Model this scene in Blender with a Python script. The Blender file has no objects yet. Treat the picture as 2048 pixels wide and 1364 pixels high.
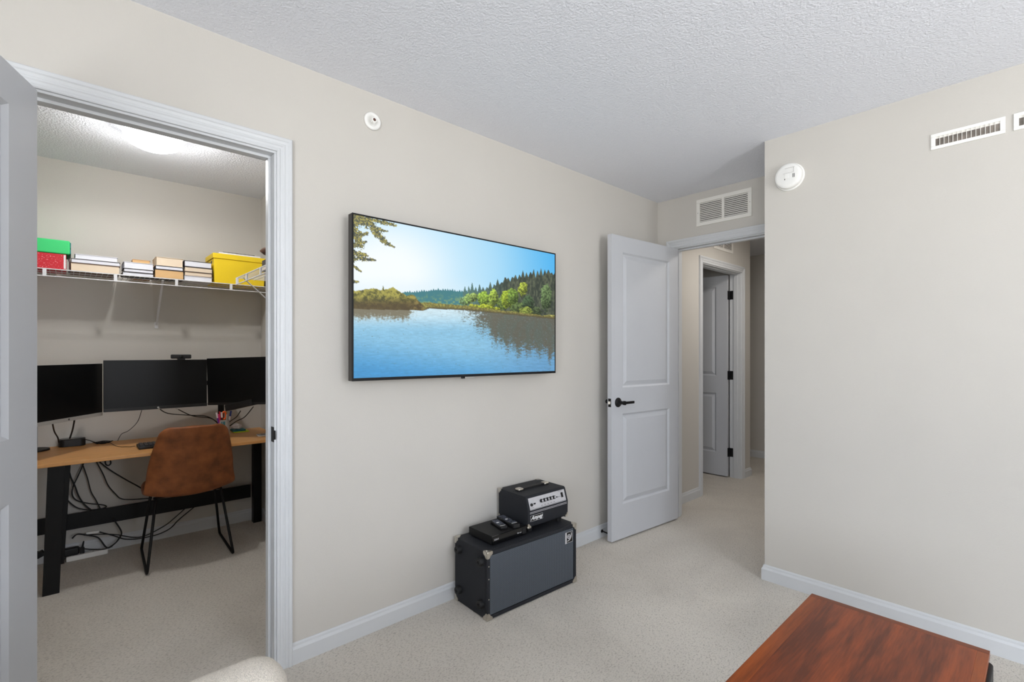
import bpy, bmesh, math, random
import numpy as np
from mathutils import Vector, Matrix

random.seed(7)
SC = bpy.context.scene
COL = SC.collection
PI = math.pi

# ------------------------------------------------------------------ camera, daylight, exposure
CAM = np.array([2.06, 0.0, 1.26])
FPX = 976.0
YAW = math.atan(1071 / 976)
cam_d = bpy.data.cameras.new('camera')
cam_o = bpy.data.objects.new('camera', cam_d)
COL.objects.link(cam_o)
cam_d.sensor_fit = 'HORIZONTAL'
cam_d.sensor_width = 36.0
cam_d.lens = 36.0 * FPX / 2048
cam_d.shift_y = 23.5 / 2048
cam_d.clip_start = 0.05
cam_o.location = CAM
cam_o.rotation_euler = (PI / 2, 0, YAW)
SC.camera = cam_o

world = bpy.data.worlds.new('daylight')
SC.world = world
world.use_nodes = True
wn = world.node_tree
SKY = (0.90, 0.97, 1.08); GROUND_FILL = (0.97, 0.99, 1.01); SKY_S = 10.9; GROUND_FILL_S = 15.2      # overcast sky; brighter lower half added to light the ceiling
g_tc = wn.nodes.new('ShaderNodeTexCoord'); g_sep = wn.nodes.new('ShaderNodeSeparateXYZ'); g_map = wn.nodes.new('ShaderNodeMapRange')
g_mix = wn.nodes.new('ShaderNodeMixRGB'); g_map.inputs['From Min'].default_value = -0.04; g_map.inputs['From Max'].default_value = 0.06
g_mix.inputs['Color1'].default_value = (*[c * GROUND_FILL_S for c in GROUND_FILL], 1); g_mix.inputs['Color2'].default_value = (*[c * SKY_S for c in SKY], 1)
wn.links.new(g_tc.outputs['Generated'], g_sep.inputs[0]); wn.links.new(g_sep.outputs['Z'], g_map.inputs['Value'])
wn.links.new(g_map.outputs[0], g_mix.inputs['Fac']); wn.links.new(g_mix.outputs[0], wn.nodes['Background'].inputs['Color'])
wn.nodes['Background'].inputs['Strength'].default_value = 1.0

def portal(name, loc, rot, sx, sy):
    l = bpy.data.lights.new(name, 'AREA')
    l.shape = 'RECTANGLE'; l.size = sx; l.size_y = sy
    l.cycles.is_portal = True
    o = bpy.data.objects.new(name, l); COL.objects.link(o)
    o.location = loc; o.rotation_euler = rot
portal('window_daylight_portal', (2.9, -2.13, 1.45), (PI / 2, 0, 0), 2.0, 1.5)
portal('side_fill_window_portal', (4.13, 1.25, 1.45), (PI / 2, 0, PI / 2), 1.2, 1.5)  # portal for the added side window that serves as fill

hl = bpy.data.lights.new('hall_fill_light', 'AREA'); hl.shape = 'DISK'; hl.size = 0.3; hl.energy = 11; hl.color = (1.0, 0.95, 0.90)  # unseen light without a fixture, added to brighten the hall
hlo = bpy.data.objects.new('hall_fill_light', hl); COL.objects.link(hlo); hlo.location = (0.80, 4.25, 2.40)

cl = bpy.data.lights.new('closet_lamp_light', 'POINT'); cl.shadow_soft_size = 0.035; cl.energy = 10.0; cl.color = (1.0, 0.99, 0.97)
clo = bpy.data.objects.new('closet_lamp_light', cl); COL.objects.link(clo); clo.location = (-1.115, 0.338, 2.435 - 0.142)
cs_ = bpy.data.lights.new('closet_lamp_downlight', 'SPOT'); cs_.spot_size = math.radians(179); cs_.spot_blend = 0.3; cs_.shadow_soft_size = 0.035; cs_.energy = 11.5; cs_.color = (1.0, 0.99, 0.97)
cso = bpy.data.objects.new('closet_lamp_downlight', cs_); COL.objects.link(cso); cso.location = (-1.115, 0.338, 2.435 - 0.125)

SC.view_settings.view_transform = 'Standard'
SC.view_settings.look = 'None'
SC.view_settings.exposure = 0.0
SC.view_settings.gamma = 1.0
SC.view_settings.use_curve_mapping = False
SC.cycles.use_denoising = True
SC.cycles.max_bounces = 12
SC.cycles.diffuse_bounces = 7
SC.cycles.sample_clamp_indirect = 8.0

def at(px, py, axis, val):
    """The point on the plane axis = val that a sight line through (px, py) meets."""
    F = np.array([-math.sin(YAW), math.cos(YAW), 0]); R = np.array([math.cos(YAW), math.sin(YAW), 0])
    r = F + R * (px - 1024) / FPX + np.array([0, 0, 1.0]) * (705.5 - py) / FPX
    t = (val - CAM[axis]) / r[axis]
    return Vector(CAM + t * r)

# ------------------------------------------------------------------ materials
def lin(c):
    return tuple(((v / 255) / 12.92 if v / 255 <= 0.04045 else ((v / 255 + 0.055) / 1.055) ** 2.4) for v in c)

def mat(name, rgb, rough=0.6, metal=0.0, spec=0.5, var=0.0, vscale=8.0, bump=0.0, bscale=200.0, coat=0.0, stretch=(1, 1, 1), detail=2.0):
    m = bpy.data.materials.new(name); m.use_nodes = True
    nt = m.node_tree; b = nt.nodes['Principled BSDF']
    c = lin(rgb)
    b.inputs['Base Color'].default_value = (*c, 1)
    b.inputs['Roughness'].default_value = rough
    b.inputs['Metallic'].default_value = metal
    b.inputs['Specular IOR Level'].default_value = spec
    b.inputs['Coat Weight'].default_value = coat
    tc = nt.nodes.new('ShaderNodeTexCoord')
    mp = nt.nodes.new('ShaderNodeMapping'); mp.inputs['Scale'].default_value = stretch
    nt.links.new(tc.outputs['Object'], mp.inputs['Vector'])
    if var > 0:
        n = nt.nodes.new('ShaderNodeTexNoise'); n.inputs['Scale'].default_value = vscale; n.inputs['Detail'].default_value = 4
        nt.links.new(mp.outputs[0], n.inputs['Vector'])
        r = nt.nodes.new('ShaderNodeValToRGB')
        r.color_ramp.elements[0].position = 0.3; r.color_ramp.elements[1].position = 0.7
        r.color_ramp.elements[0].color = (*[max(0, v * (1 - var)) for v in c], 1)
        r.color_ramp.elements[1].color = (*[min(1, v * (1 + var)) for v in c], 1)
        nt.links.new(n.outputs['Fac'], r.inputs['Fac']); nt.links.new(r.outputs['Color'], b.inputs['Base Color'])
    if bump > 0:
        n2 = nt.nodes.new('ShaderNodeTexNoise'); n2.inputs['Scale'].default_value = bscale; n2.inputs['Detail'].default_value = detail
        nt.links.new(mp.outputs[0], n2.inputs['Vector'])
        bp = nt.nodes.new('ShaderNodeBump'); bp.inputs['Strength'].default_value = bump; bp.inputs['Distance'].default_value = 0.004
        nt.links.new(n2.outputs['Fac'], bp.inputs['Height']); nt.links.new(bp.outputs[0], b.inputs['Normal'])
    return m

M = {}
M['wall'] = mat('beige_wall_paint', (199, 195, 188), 0.75, spec=0.25, var=0.012, vscale=3, bump=0.12, bscale=260)
M['trim'] = mat('white_trim_paint', (205, 207, 209), 0.38, spec=0.4, var=0.01)
M['door'] = mat('white_door_paint', (193, 195, 199), 0.42, spec=0.4, var=0.01)
M['plastic_white'] = mat('white_plastic', (236, 235, 231), 0.45, var=0.01)
M['vent_white'] = mat('vent_enamel', (230, 227, 220), 0.5, var=0.01)
M['duct'] = mat('duct_dark', (64, 58, 52), 0.6, metal=0.2, var=0.4, vscale=30)
M['black_metal'] = mat('black_metal', (13, 13, 14), 0.5, spec=0.3, var=0.1, vscale=40)
M['black_plastic'] = mat('black_plastic', (18, 18, 20), 0.5, var=0.1, vscale=40)
M['black_rubber'] = mat('cable_rubber', (13, 13, 14), 0.6, var=0.1)
M['black_gloss'] = mat('black_gloss', (10, 10, 12), 0.12, var=0.05)
M['screen_off'] = mat('matte_dark_screen', (12, 12, 13), 0.36, spec=0.22, var=0.03)
M['tolex'] = mat('black_vinyl', (21, 24, 31), 0.62, spec=0.45, var=0.15, vscale=300, bump=0.5, bscale=1400)
M['chrome'] = mat('worn_nickel', (205, 200, 190), 0.28, metal=1.0, var=0.12, vscale=60)
M['silver'] = mat('silver_plastic', (176, 174, 170), 0.4, metal=0.3, var=0.03)
M['silver_panel'] = mat('brushed_control_panel', (198, 197, 200), 0.42, metal=0.25, var=0.03, vscale=60)
M['white_ink'] = mat('white_ink', (225, 225, 225), 0.5, var=0.01)
M['dark_ink'] = mat('dark_ink', (60, 58, 56), 0.5, var=0.01)
M['wire'] = mat('white_vinyl_wire', (222, 222, 224), 0.4, var=0.01)
M['leather'] = mat('brown_leather', (138, 80, 42), 0.5, spec=0.4, var=0.34, vscale=15, bump=0.25, bscale=160, detail=5)
M['bamboo'] = mat('bamboo_desktop', (208, 150, 86), 0.42, var=0.14, vscale=9, stretch=(9, 0.7, 9))
M['boucle'] = mat('cream_boucle', (206, 198, 186), 0.9, spec=0.2, var=0.2, vscale=420, bump=0.7, bscale=520, detail=4)
M['frame_dark'] = mat('tv_frame', (52, 49, 47), 0.35, metal=0.5, var=0.03)
M['green'] = mat('green_card', (52, 200, 112), 0.55, var=0.05)
M['yellow'] = mat('yellow_plastic', (240, 206, 28), 0.5, var=0.03)
M['pages_white'] = mat('white_pages', (226, 227, 234), 0.8, var=0.05, vscale=40, stretch=(1, 1, 40))
M['pages_cream'] = mat('cream_pages', (226, 208, 184), 0.8, var=0.06, vscale=40, stretch=(1, 1, 40))
M['pages_tan'] = mat('tan_pages', (216, 176, 124), 0.8, var=0.06, vscale=40, stretch=(1, 1, 40))
M['cover_dark'] = mat('dark_book_cover', (52, 46, 50), 0.5, var=0.1)
M['cover_white'] = mat('white_book_cover', (226, 226, 232), 0.5, var=0.03)
M['cover_brown'] = mat('brown_book_cover', (120, 92, 74), 0.5, var=0.1)
M['cover_tan'] = mat('tan_book_cover', (206, 160, 110), 0.5, var=0.1)
M['cover_orange'] = mat('orange_book_cover', (206, 140, 100), 0.5, var=0.1)
M['brown_suede'] = mat('brown_suede', (92, 62, 46), 0.8, var=0.2, vscale=40, bump=0.3)
M['steel_duct'] = mat('galvanised_duct', (120, 112, 104), 0.5, metal=0.3, var=0.5, vscale=18)
for k, c in dict(pink=(214, 46, 120), purple=(110, 60, 170), orange=(245, 100, 25), red=(200, 40, 45), navy=(36, 60, 140),
                 teal=(20, 110, 120), lime=(196, 226, 40), tissue=(232, 224, 226), wood=(206, 160, 84)).items():
    M[k] = mat(k + '_colour', c, 0.45, var=0.03)

def ceiling_mat():
    m = mat('textured_ceiling', (231, 233, 239), 0.85, spec=0.15)
    nt = m.node_tree; b = nt.nodes['Principled BSDF']
    tc = nt.nodes.new('ShaderNodeTexCoord')
    n = nt.nodes.new('ShaderNodeTexNoise'); n.inputs['Scale'].default_value = 105; n.inputs['Detail'].default_value = 3; n.inputs['Roughness'].default_value = 0.55
    r = nt.nodes.new('ShaderNodeValToRGB'); r.color_ramp.elements[0].position = 0.36; r.color_ramp.elements[1].position = 0.66
    bp = nt.nodes.new('ShaderNodeBump'); bp.inputs['Strength'].default_value = 0.5; bp.inputs['Distance'].default_value = 0.003
    nt.links.new(tc.outputs['Object'], n.inputs['Vector']); nt.links.new(n.outputs['Fac'], r.inputs['Fac'])
    nt.links.new(r.outputs['Color'], bp.inputs['Height']); nt.links.new(bp.outputs[0], b.inputs['Normal'])
    return m
M['ceiling'] = ceiling_mat()

def carpet_mat():
    m = mat('loop_carpet', (180, 174, 162), 0.95, spec=0.1)
    nt = m.node_tree; b = nt.nodes['Principled BSDF']; L = nt.links.new
    b.inputs['Sheen Weight'].default_value = 0.15
    tc = nt.nodes.new('ShaderNodeTexCoord')
    mp = nt.nodes.new('ShaderNodeMapping'); mp.inputs['Rotation'].default_value = (0, 0, 0.7); mp.inputs['Scale'].default_value = (1.0, 0.55, 1)
    L(tc.outputs['Object'], mp.inputs['Vector'])
    v = nt.nodes.new('ShaderNodeTexNoise'); v.inputs['Scale'].default_value = 185; v.inputs['Detail'].default_value = 2; v.inputs['Distortion'].default_value = 0.6
    L(mp.outputs[0], v.inputs['Vector'])
    f = nt.nodes.new('ShaderNodeTexNoise'); f.inputs['Scale'].default_value = 420; f.inputs['Detail'].default_value = 2
    L(tc.outputs['Object'], f.inputs['Vector'])
    big = nt.nodes.new('ShaderNodeTexNoise'); big.inputs['Scale'].default_value = 1.6; big.inputs['Detail'].default_value = 3; big.inputs['Distortion'].default_value = 0.8
    L(tc.outputs['Object'], big.inputs['Vector'])
    r = nt.nodes.new('ShaderNodeValToRGB')
    r.color_ramp.elements[0].position = 0.30; r.color_ramp.elements[0].color = (*lin((192, 184, 173)), 1)
    r.color_ramp.elements[1].position = 0.50; r.color_ramp.elements[1].color = (*lin((228, 221, 210)), 1)
    L(v.outputs['Fac'], r.inputs['Fac'])
    mx = nt.nodes.new('ShaderNodeMixRGB'); mx.blend_type = 'MULTIPLY'; mx.inputs['Fac'].default_value = 1.0
    r2 = nt.nodes.new('ShaderNodeValToRGB'); r2.color_ramp.elements[0].position = 0.35; r2.color_ramp.elements[1].position = 0.65
    r2.color_ramp.elements[0].color = (0.87, 0.865, 0.86, 1); r2.color_ramp.elements[1].color = (1, 1, 1, 1)
    L(big.outputs['Fac'], r2.inputs['Fac']); L(r.outputs['Color'], mx.inputs['Color1']); L(r2.outputs['Color'], mx.inputs['Color2'])
    L(mx.outputs[0], b.inputs['Base Color'])
    ad = nt.nodes.new('ShaderNodeMath'); ad.operation = 'ADD'; L(v.outputs['Fac'], ad.inputs[0]); L(f.outputs['Fac'], ad.inputs[1])
    bp = nt.nodes.new('ShaderNodeBump'); bp.inputs['Strength'].default_value = 0.8; bp.inputs['Distance'].default_value = 0.006
    L(ad.outputs[0], bp.inputs['Height']); L(bp.outputs[0], b.inputs['Normal'])
    return m
M['carpet'] = carpet_mat()

def walnut_mat(name, grain, dark=(86, 38, 18), light=(142, 66, 28)):
    m = mat(name, light, 0.3, spec=0.25, coat=0.05)
    nt = m.node_tree; b = nt.nodes['Principled BSDF']; L = nt.links.new
    tc = nt.nodes.new('ShaderNodeTexCoord'); mp = nt.nodes.new('ShaderNodeMapping'); mp.inputs['Scale'].default_value = grain
    L(tc.outputs['Object'], mp.inputs['Vector'])
    n = nt.nodes.new('ShaderNodeTexNoise'); n.inputs['Scale'].default_value = 3.2; n.inputs['Detail'].default_value = 6; n.inputs['Distortion'].default_value = 0.4
    f = nt.nodes.new('ShaderNodeTexNoise'); f.inputs['Scale'].default_value = 26; f.inputs['Detail'].default_value = 4
    L(mp.outputs[0], n.inputs['Vector']); L(mp.outputs[0], f.inputs['Vector'])
    mix = nt.nodes.new('ShaderNodeMath'); mix.operation = 'MULTIPLY_ADD'; mix.inputs[1].default_value = 0.35
    L(f.outputs['Fac'], mix.inputs[0]); L(n.outputs['Fac'], mix.inputs[2])
    r = nt.nodes.new('ShaderNodeValToRGB'); r.color_ramp.elements[0].position = 0.52; r.color_ramp.elements[1].position = 0.84
    r.color_ramp.elements[0].color = (*lin(dark), 1); r.color_ramp.elements[1].color = (*lin(light), 1)
    L(mix.outputs[0], r.inputs['Fac']); L(r.outputs['Color'], b.inputs['Base Color'])
    return m
M['walnut_long'] = walnut_mat('walnut_veneer', (8, 0.55, 1))
M['walnut_cross'] = walnut_mat('walnut_cross_band', (1.2, 9, 1), (100, 48, 24), (128, 62, 30))
M['walnut_side'] = walnut_mat('walnut_side_band', (12, 0.8, 1), (112, 52, 20), (146, 72, 28))

def grille_mat():
    m = mat('silver_grille_cloth', (96, 102, 110), 0.6)
    nt = m.node_tree; b = nt.nodes['Principled BSDF']; L = nt.links.new
    tc = nt.nodes.new('ShaderNodeTexCoord'); mp = nt.nodes.new('ShaderNodeMapping')
    mp.inputs['Rotation'].default_value = (PI / 4, 0, 0); mp.inputs['Location'].default_value = (0.5, 0, 0); mp.inputs['Scale'].default_value = (0.001, 1, 1)
    L(tc.outputs['Object'], mp.inputs['Vector'])
    ck = nt.nodes.new('ShaderNodeTexChecker'); ck.inputs['Scale'].default_value = 300
    ck.inputs['Color1'].default_value = (*lin((94, 102, 112)), 1); ck.inputs['Color2'].default_value = (*lin((28, 31, 37)), 1)
    L(mp.outputs[0], ck.inputs['Vector']); L(ck.outputs['Color'], b.inputs['Base Color'])
    return m
M['grille'] = grille_mat()

def speckle_mat():
    m = mat('red_marbled_card', (196, 22, 40), 0.5)
    nt = m.node_tree; b = nt.nodes['Principled BSDF']; L = nt.links.new
    tc = nt.nodes.new('ShaderNodeTexCoord'); n = nt.nodes.new('ShaderNodeTexNoise'); n.inputs['Scale'].default_value = 150; n.inputs['Detail'].default_value = 3
    r = nt.nodes.new('ShaderNodeValToRGB'); r.color_ramp.elements[0].position = 0.60; r.color_ramp.elements[1].position = 0.72
    r.color_ramp.elements[0].color = (*lin((196, 18, 38)), 1); r.color_ramp.elements[1].color = (*lin((240, 190, 190)), 1)
    L(tc.outputs['Object'], n.inputs['Vector']); L(n.outputs['Fac'], r.inputs['Fac']); L(r.outputs['Color'], b.inputs['Base Color'])
    return m
M['red_marble'] = speckle_mat()

def emit_mat(name, rgb, s):
    m = bpy.data.materials.new(name); m.use_nodes = True; b = m.node_tree.nodes['Principled BSDF']
    b.inputs['Base Color'].default_value = (*rgb, 1); b.inputs['Emission Color'].default_value = (*rgb, 1); b.inputs['Emission Strength'].default_value = s
    return m
M['lamp_glow'] = emit_mat('frosted_lamp_glass', (0.98, 0.99, 1.0), 9.0)

def tv_mat():
    m = bpy.data.materials.new('lit_screen'); m.use_nodes = True; nt = m.node_tree; b = nt.nodes['Principled BSDF']
    a = nt.nodes.new('ShaderNodeAttribute'); a.attribute_name = 'picture'
    b.inputs['Base Color'].default_value = (0.01, 0.01, 0.01, 1); b.inputs['Roughness'].default_value = 0.5; b.inputs['Specular IOR Level'].default_value = 0.2
    nt.links.new(a.outputs['Color'], b.inputs['Emission Color']); b.inputs['Emission Strength'].default_value = 1.0
    return m
M['tv'] = tv_mat()

def glass_mat():
    m = bpy.data.materials.new('window_glass'); m.use_nodes = True; nt = m.node_tree
    for n in list(nt.nodes): nt.nodes.remove(n)
    o = nt.nodes.new('ShaderNodeOutputMaterial'); t = nt.nodes.new('ShaderNodeBsdfTransparent'); g = nt.nodes.new('ShaderNodeBsdfGlossy'); g.inputs['Roughness'].default_value = 0.02
    x = nt.nodes.new('ShaderNodeMixShader'); x.inputs['Fac'].default_value = 0.06
    nt.links.new(t.outputs[0], x.inputs[1]); nt.links.new(g.outputs[0], x.inputs[2]); nt.links.new(x.outputs[0], o.inputs['Surface'])
    return m
M['glass'] = glass_mat()

# ------------------------------------------------------------------ mesh helpers
class MB:
    def __init__(s): s.b = bmesh.new()
    def poly(s, verts, faces):
        vs = [s.b.verts.new(v) for v in verts]
        for f in faces:
            try: s.b.faces.new([vs[i] for i in f])
            except ValueError: pass
        return vs
    def box(s, lo, hi, mtx=None):
        x0, y0, z0 = lo; x1, y1, z1 = hi
        V = [(x0, y0, z0), (x1, y0, z0), (x1, y1, z0), (x0, y1, z0), (x0, y0, z1), (x1, y0, z1), (x1, y1, z1), (x0, y1, z1)]
        if mtx: V = [mtx @ Vector(v) for v in V]
        s.poly(V, [(0, 3, 2, 1), (4, 5, 6, 7), (0, 1, 5, 4), (1, 2, 6, 5), (2, 3, 7, 6), (3, 0, 4, 7)]); return s
    def obox(s, p, q, w, h, up=(0, 0, 1)):
        """A bar from p to q with width w (sideways) and height h (along up)."""
        p = Vector(p); q = Vector(q); d = (q - p).normalized(); u = Vector(up)
        sd = d.cross(u).normalized() * w / 2; uu = sd.normalized().cross(d).normalized() * h / 2
        V = [p - sd - uu, p + sd - uu, p + sd + uu, p - sd + uu, q - sd - uu, q + sd - uu, q + sd + uu, q - sd + uu]
        s.poly(V, [(0, 1, 2, 3), (7, 6, 5, 4), (0, 4, 5, 1), (1, 5, 6, 2), (2, 6, 7, 3), (3, 7, 4, 0)]); return s
    def prism(s, pts, axis, a, b):
        """Polygon pts (2-D, in the other two axes in order) extruded along axis from a to b."""
        def v(p, t):
            c = [0, 0, 0]; o = [i for i in range(3) if i != axis]; c[axis] = t; c[o[0]] = p[0]; c[o[1]] = p[1]; return tuple(c)
        n = len(pts); V = [v(p, a) for p in pts] + [v(p, b) for p in pts]
        s.poly(V, [tuple(range(n))[::-1], tuple(range(n, 2 * n))] + [(i, (i + 1) % n, n + (i + 1) % n, n + i) for i in range(n)]); return s
    def tube(s, pts, r, n=8, closed=False):
        P = [Vector(p) for p in pts]; rings = []; N = len(P); prev = None
        rr = r if isinstance(r, (list, tuple)) else [r] * N
        for i, p in enumerate(P):
            a = P[(i - 1) % N] if (closed or i > 0) else p; b = P[(i + 1) % N] if (closed or i < N - 1) else p
            d = (b - a).normalized()
            if prev is None: prev = d.orthogonal().normalized()
            u = (prev - d * prev.dot(d)).normalized(); prev = u; w = d.cross(u)
            rings.append([s.b.verts.new(p + (u * math.cos(2 * PI * k / n) + w * math.sin(2 * PI * k / n)) * rr[i]) for k in range(n)])
        for i in range(N if closed else N - 1):
            A, B = rings[i], rings[(i + 1) % N]
            for k in range(n): s.b.faces.new((A[k], A[(k + 1) % n], B[(k + 1) % n], B[k]))
        if not closed:
            s.b.faces.new(rings[0][::-1]); s.b.faces.new(rings[-1])
        return s
    def lathe(s, prof, c, axis=2, n=32, sgn=1):
        """prof: (radius, height) pairs about an axis through c."""
        o = [i for i in range(3) if i != axis]; rings = []
        for r, h in prof:
            ring = []
            for k in range(n):
                v = list(c); v[axis] += h * sgn; v[o[0]] += r * math.cos(2 * PI * k / n); v[o[1]] += r * math.sin(2 * PI * k / n)
                ring.append(s.b.verts.new(v))
            rings.append(ring)
        for A, B in zip(rings, rings[1:]):
            for k in range(n): s.b.faces.new((A[k], A[(k + 1) % n], B[(k + 1) % n], B[k]))
        for R_ in (rings[0], rings[-1]): s.b.faces.new(R_)
        return s
    def build(s, name, m, parent=None, origin=None, smooth=False, bevel=0.0, segs=2, local=False, subsurf=0, solid=0.0, kind=None):
        if parent is not None and not local:
            s.b.transform(parent['_m'].inverted() if False else PM[parent.name].inverted())
        loc = Vector((0, 0, 0))
        if origin is not None:
            loc = Vector(origin); s.b.transform(Matrix.Translation(-loc))
        bmesh.ops.recalc_face_normals(s.b, faces=s.b.faces)
        me = bpy.data.meshes.new(name); s.b.to_mesh(me); s.b.free()
        o = bpy.data.objects.new(name, me); COL.objects.link(o); me.materials.append(m)
        o.location = loc
        if parent is not None: o.parent = parent
        PM[o.name] = (PM[parent.name] if parent is not None else Matrix.Identity(4)) @ Matrix.Translation(loc)
        if smooth:
            for p in me.polygons: p.use_smooth = True
        if solid:
            md = o.modifiers.new('solid', 'SOLIDIFY'); md.thickness = solid; md.offset = 0
        if bevel:
            md = o.modifiers.new('bevel', 'BEVEL'); md.width = bevel; md.segments = segs; md.limit_method = 'ANGLE'; md.angle_limit = math.radians(40)
            for p in me.polygons: p.use_smooth = True
            md2 = o.modifiers.new('normals', 'WEIGHTED_NORMAL')
        if subsurf:
            md = o.modifiers.new('sub', 'SUBSURF'); md.levels = subsurf; md.render_levels = subsurf
        if kind: o['kind'] = kind
        return o
PM = {}

def thing(name, label, cat, loc=(0, 0, 0), rz=0.0, group=None, kind=None):
    o = bpy.data.objects.new(name, None); COL.objects.link(o); o.empty_display_size = 0.1
    o.location = loc; o.rotation_euler = (0, 0, rz)
    PM[o.name] = Matrix.Translation(Vector(loc)) @ Matrix.Rotation(rz, 4, 'Z')
    if kind: o['kind'] = kind
    else:
        o['label'] = label; o['category'] = cat
    if group: o['group'] = group
    return o
def tag(o, label, cat, group=None):
    o['label'] = label; o['category'] = cat
    if group: o['group'] = group
    return o
def struct(name, mb, m, **k): return mb.build(name, m, kind='structure', **k)

def text_mesh(name, body, size, m, parent, mtx, shear=0.0, depth=0.0004, bold=0.0):
    cu = bpy.data.curves.new(name, 'FONT'); cu.body = body; cu.size = size; cu.extrude = depth; cu.shear = shear; cu.offset = bold
    cu.align_x = 'CENTER'; cu.align_y = 'CENTER'
    tmp = bpy.data.objects.new('tmp_text', cu); COL.objects.link(tmp)
    me = bpy.data.meshes.new_from_object(tmp.evaluated_get(bpy.context.evaluated_depsgraph_get()))
    bpy.data.objects.remove(tmp); bpy.data.curves.remove(cu)
    me.name = name
    me.transform(PM[parent.name].inverted() @ mtx)
    o = bpy.data.objects.new(name, me); COL.objects.link(o); o.parent = parent
    me.materials.clear(); me.materials.append(m)
    return o
def frame_m(o, ex, ey):
    """Matrix with origin o, local x along ex, local y along ey (for text)."""
    ex = Vector(ex).normalized(); ey = Vector(ey).normalized(); ez = ex.cross(ey)
    m = Matrix((ex, ey, ez)).transposed().to_4x4(); m.translation = Vector(o); return m
def smooth_path(pts, k=6):
    P = [Vector(p) for p in pts]; out = []
    for i in range(len(P) - 1):
        p0 = P[max(i - 1, 0)]; p1 = P[i]; p2 = P[i + 1]; p3 = P[min(i + 2, len(P) - 1)]
        for j in range(k):
            t = j / k
            out.append(0.5 * ((2 * p1) + (p2 - p0) * t + (2 * p0 - 5 * p1 + 4 * p2 - p3) * t * t + (3 * p1 - p0 - 3 * p2 + p3) * t ** 3))
    out.append(P[-1]); return out

# ------------------------------------------------------------------ the rooms
H = 2.435
TH = 0.11
struct('floor', MB().box((-2.3, -2.2, -0.1), (4.2, 6.4, 0)), M['carpet'])
struct('ceiling', MB().box((-2.3, -2.2, H), (4.2, 6.4, H + 0.1)), M['ceiling'])

DT = 2.05      # height of the door openings
J = 0.018      # jamb thickness
C0, C1 = -0.105, 0.605     # closet doorway, along y
D0, D1 = 4.16, 4.965       # doorway down the hall, along y
B0, B1 = 0.145, 0.915      # bedroom doorway, along x
w = MB()
w.box((-TH, -2.1, 0), (0, C0 - J, H)); w.box((-TH, C1 + J, 0), (0, D0 - J, H)); w.box((-TH, D1 + J, 0), (0, 5.19, H))
w.box((-TH, C0 - J, DT + J), (0, C1 + J, H)); w.box((-TH, D0 - J, DT + J), (0, D1 + J, H))
struct('wall_left', w, M['wall'])
WC = 3.425
w = MB()
w.box((0, WC, 0), (B0 - J, WC + TH, H)); w.box((B1 + J, WC, 0), (1.2, WC + TH, H)); w.box((B0 - J, WC, DT + J), (B1 + J, WC + TH, H))
struct('wall_far', w, M['wall'])
WB = 2.868
w = MB()
w.box((1.0, WB, 0), (4.1, WB + TH, H)); w.box((1.0, WB + TH, 0), (1.0 + TH, WC, H))
struct('wall_right', w, M['wall'])
# wall behind the camera, with its window
w = MB(); wy0, wy1 = -2.1, -1.98
w.box((0, wy0, 0), (1.9, wy1, H)); w.box((3.9, wy0, 0), (4.1, wy1, H)); w.box((1.9, wy0, 0), (3.9, wy1, 0.7)); w.box((1.9, wy0, 2.2), (3.9, wy1, H))
struct('wall_back', w, M['wall'])
w = MB()
w.box((3.98, wy1, 0), (4.1, 0.65, H)); w.box((3.98, 1.85, 0), (4.1, WB, H)); w.box((3.98, 0.65, 0), (4.1, 1.85, 0.7)); w.box((3.98, 0.65, 2.2), (4.1, 1.85, H))
struct('wall_side', w, M['wall'])
def window(name, axis, a0, a1, d0, d1):
    e = thing(name, '', '', ((a0 + a1) / 2 if axis == 0 else (d0 + d1) / 2, (a0 + a1) / 2 if axis == 1 else (d0 + d1) / 2, 0.7), kind='structure')
    f = MB()
    def bx(p0, p1, z0, z1, t0=None, t1=None):
        t0 = d0 if t0 is None else t0; t1 = d1 if t1 is None else t1
        if axis == 0: f.box((p0, t0, z0), (p1, t1, z1))
        else: f.box((t0, p0, z0), (t1, p1, z1))
    bx(a0, a1, 0.7, 0.75); bx(a0, a1, 2.15, 2.2); bx(a0, a0 + 0.05, 0.75, 2.15); bx(a1 - 0.05, a1, 0.75, 2.15)
    mid = (a0 + a1) / 2; bx(mid - 0.02, mid + 0.02, 0.75, 2.15)
    f.build('window_frame', M['trim'], e)
    f = MB(); dm = (d0 + d1) / 2; bx(a0 + 0.05, a1 - 0.05, 0.75, 2.15, dm - 0.002, dm + 0.002)
    f.build('window_pane', M['glass'], e)
window('window_1', 0, 1.9, 3.9, -2.09, -1.985)
window('fill_window_2', 1, 0.65, 1.85, 3.985, 4.09)  # unseen window, added as fill light for the left wall
# closet
CW = -1.995; CR = 1.095
struct('wall_closet_back', MB().box((CW - 0.1, -1.2, 0), (CW, CR + 0.1, H)), M['wall'])
struct('wall_closet_right', MB().box((CW, CR, 0), (-TH, CR + 0.1, H)), M['wall'])
struct('wall_closet_left', MB().box((CW, -1.2, 0), (-TH, -1.1, H)), M['wall'])
# hall and the room off it
struct('wall_hall_right', MB().box((1.12, WC + TH, 0), (1.2, 6.3, H)), M['wall'])
struct('wall_hall_end', MB().box((-2.1, 6.15, 0), (1.2, 6.25, H)), M['wall'])
struct('wall_hall_return', MB().box((-2.0, 5.08, 0), (-TH, 5.19, H)), M['wall'])
struct('wall_hall_left', MB().box((-2.1, 3.5, 0), (-2.0, 6.15, H)), M['wall'])
struct('wall_room_near', MB().box((-2.0, 3.5, 0), (-TH, 3.6, H)), M['wall'])

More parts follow.
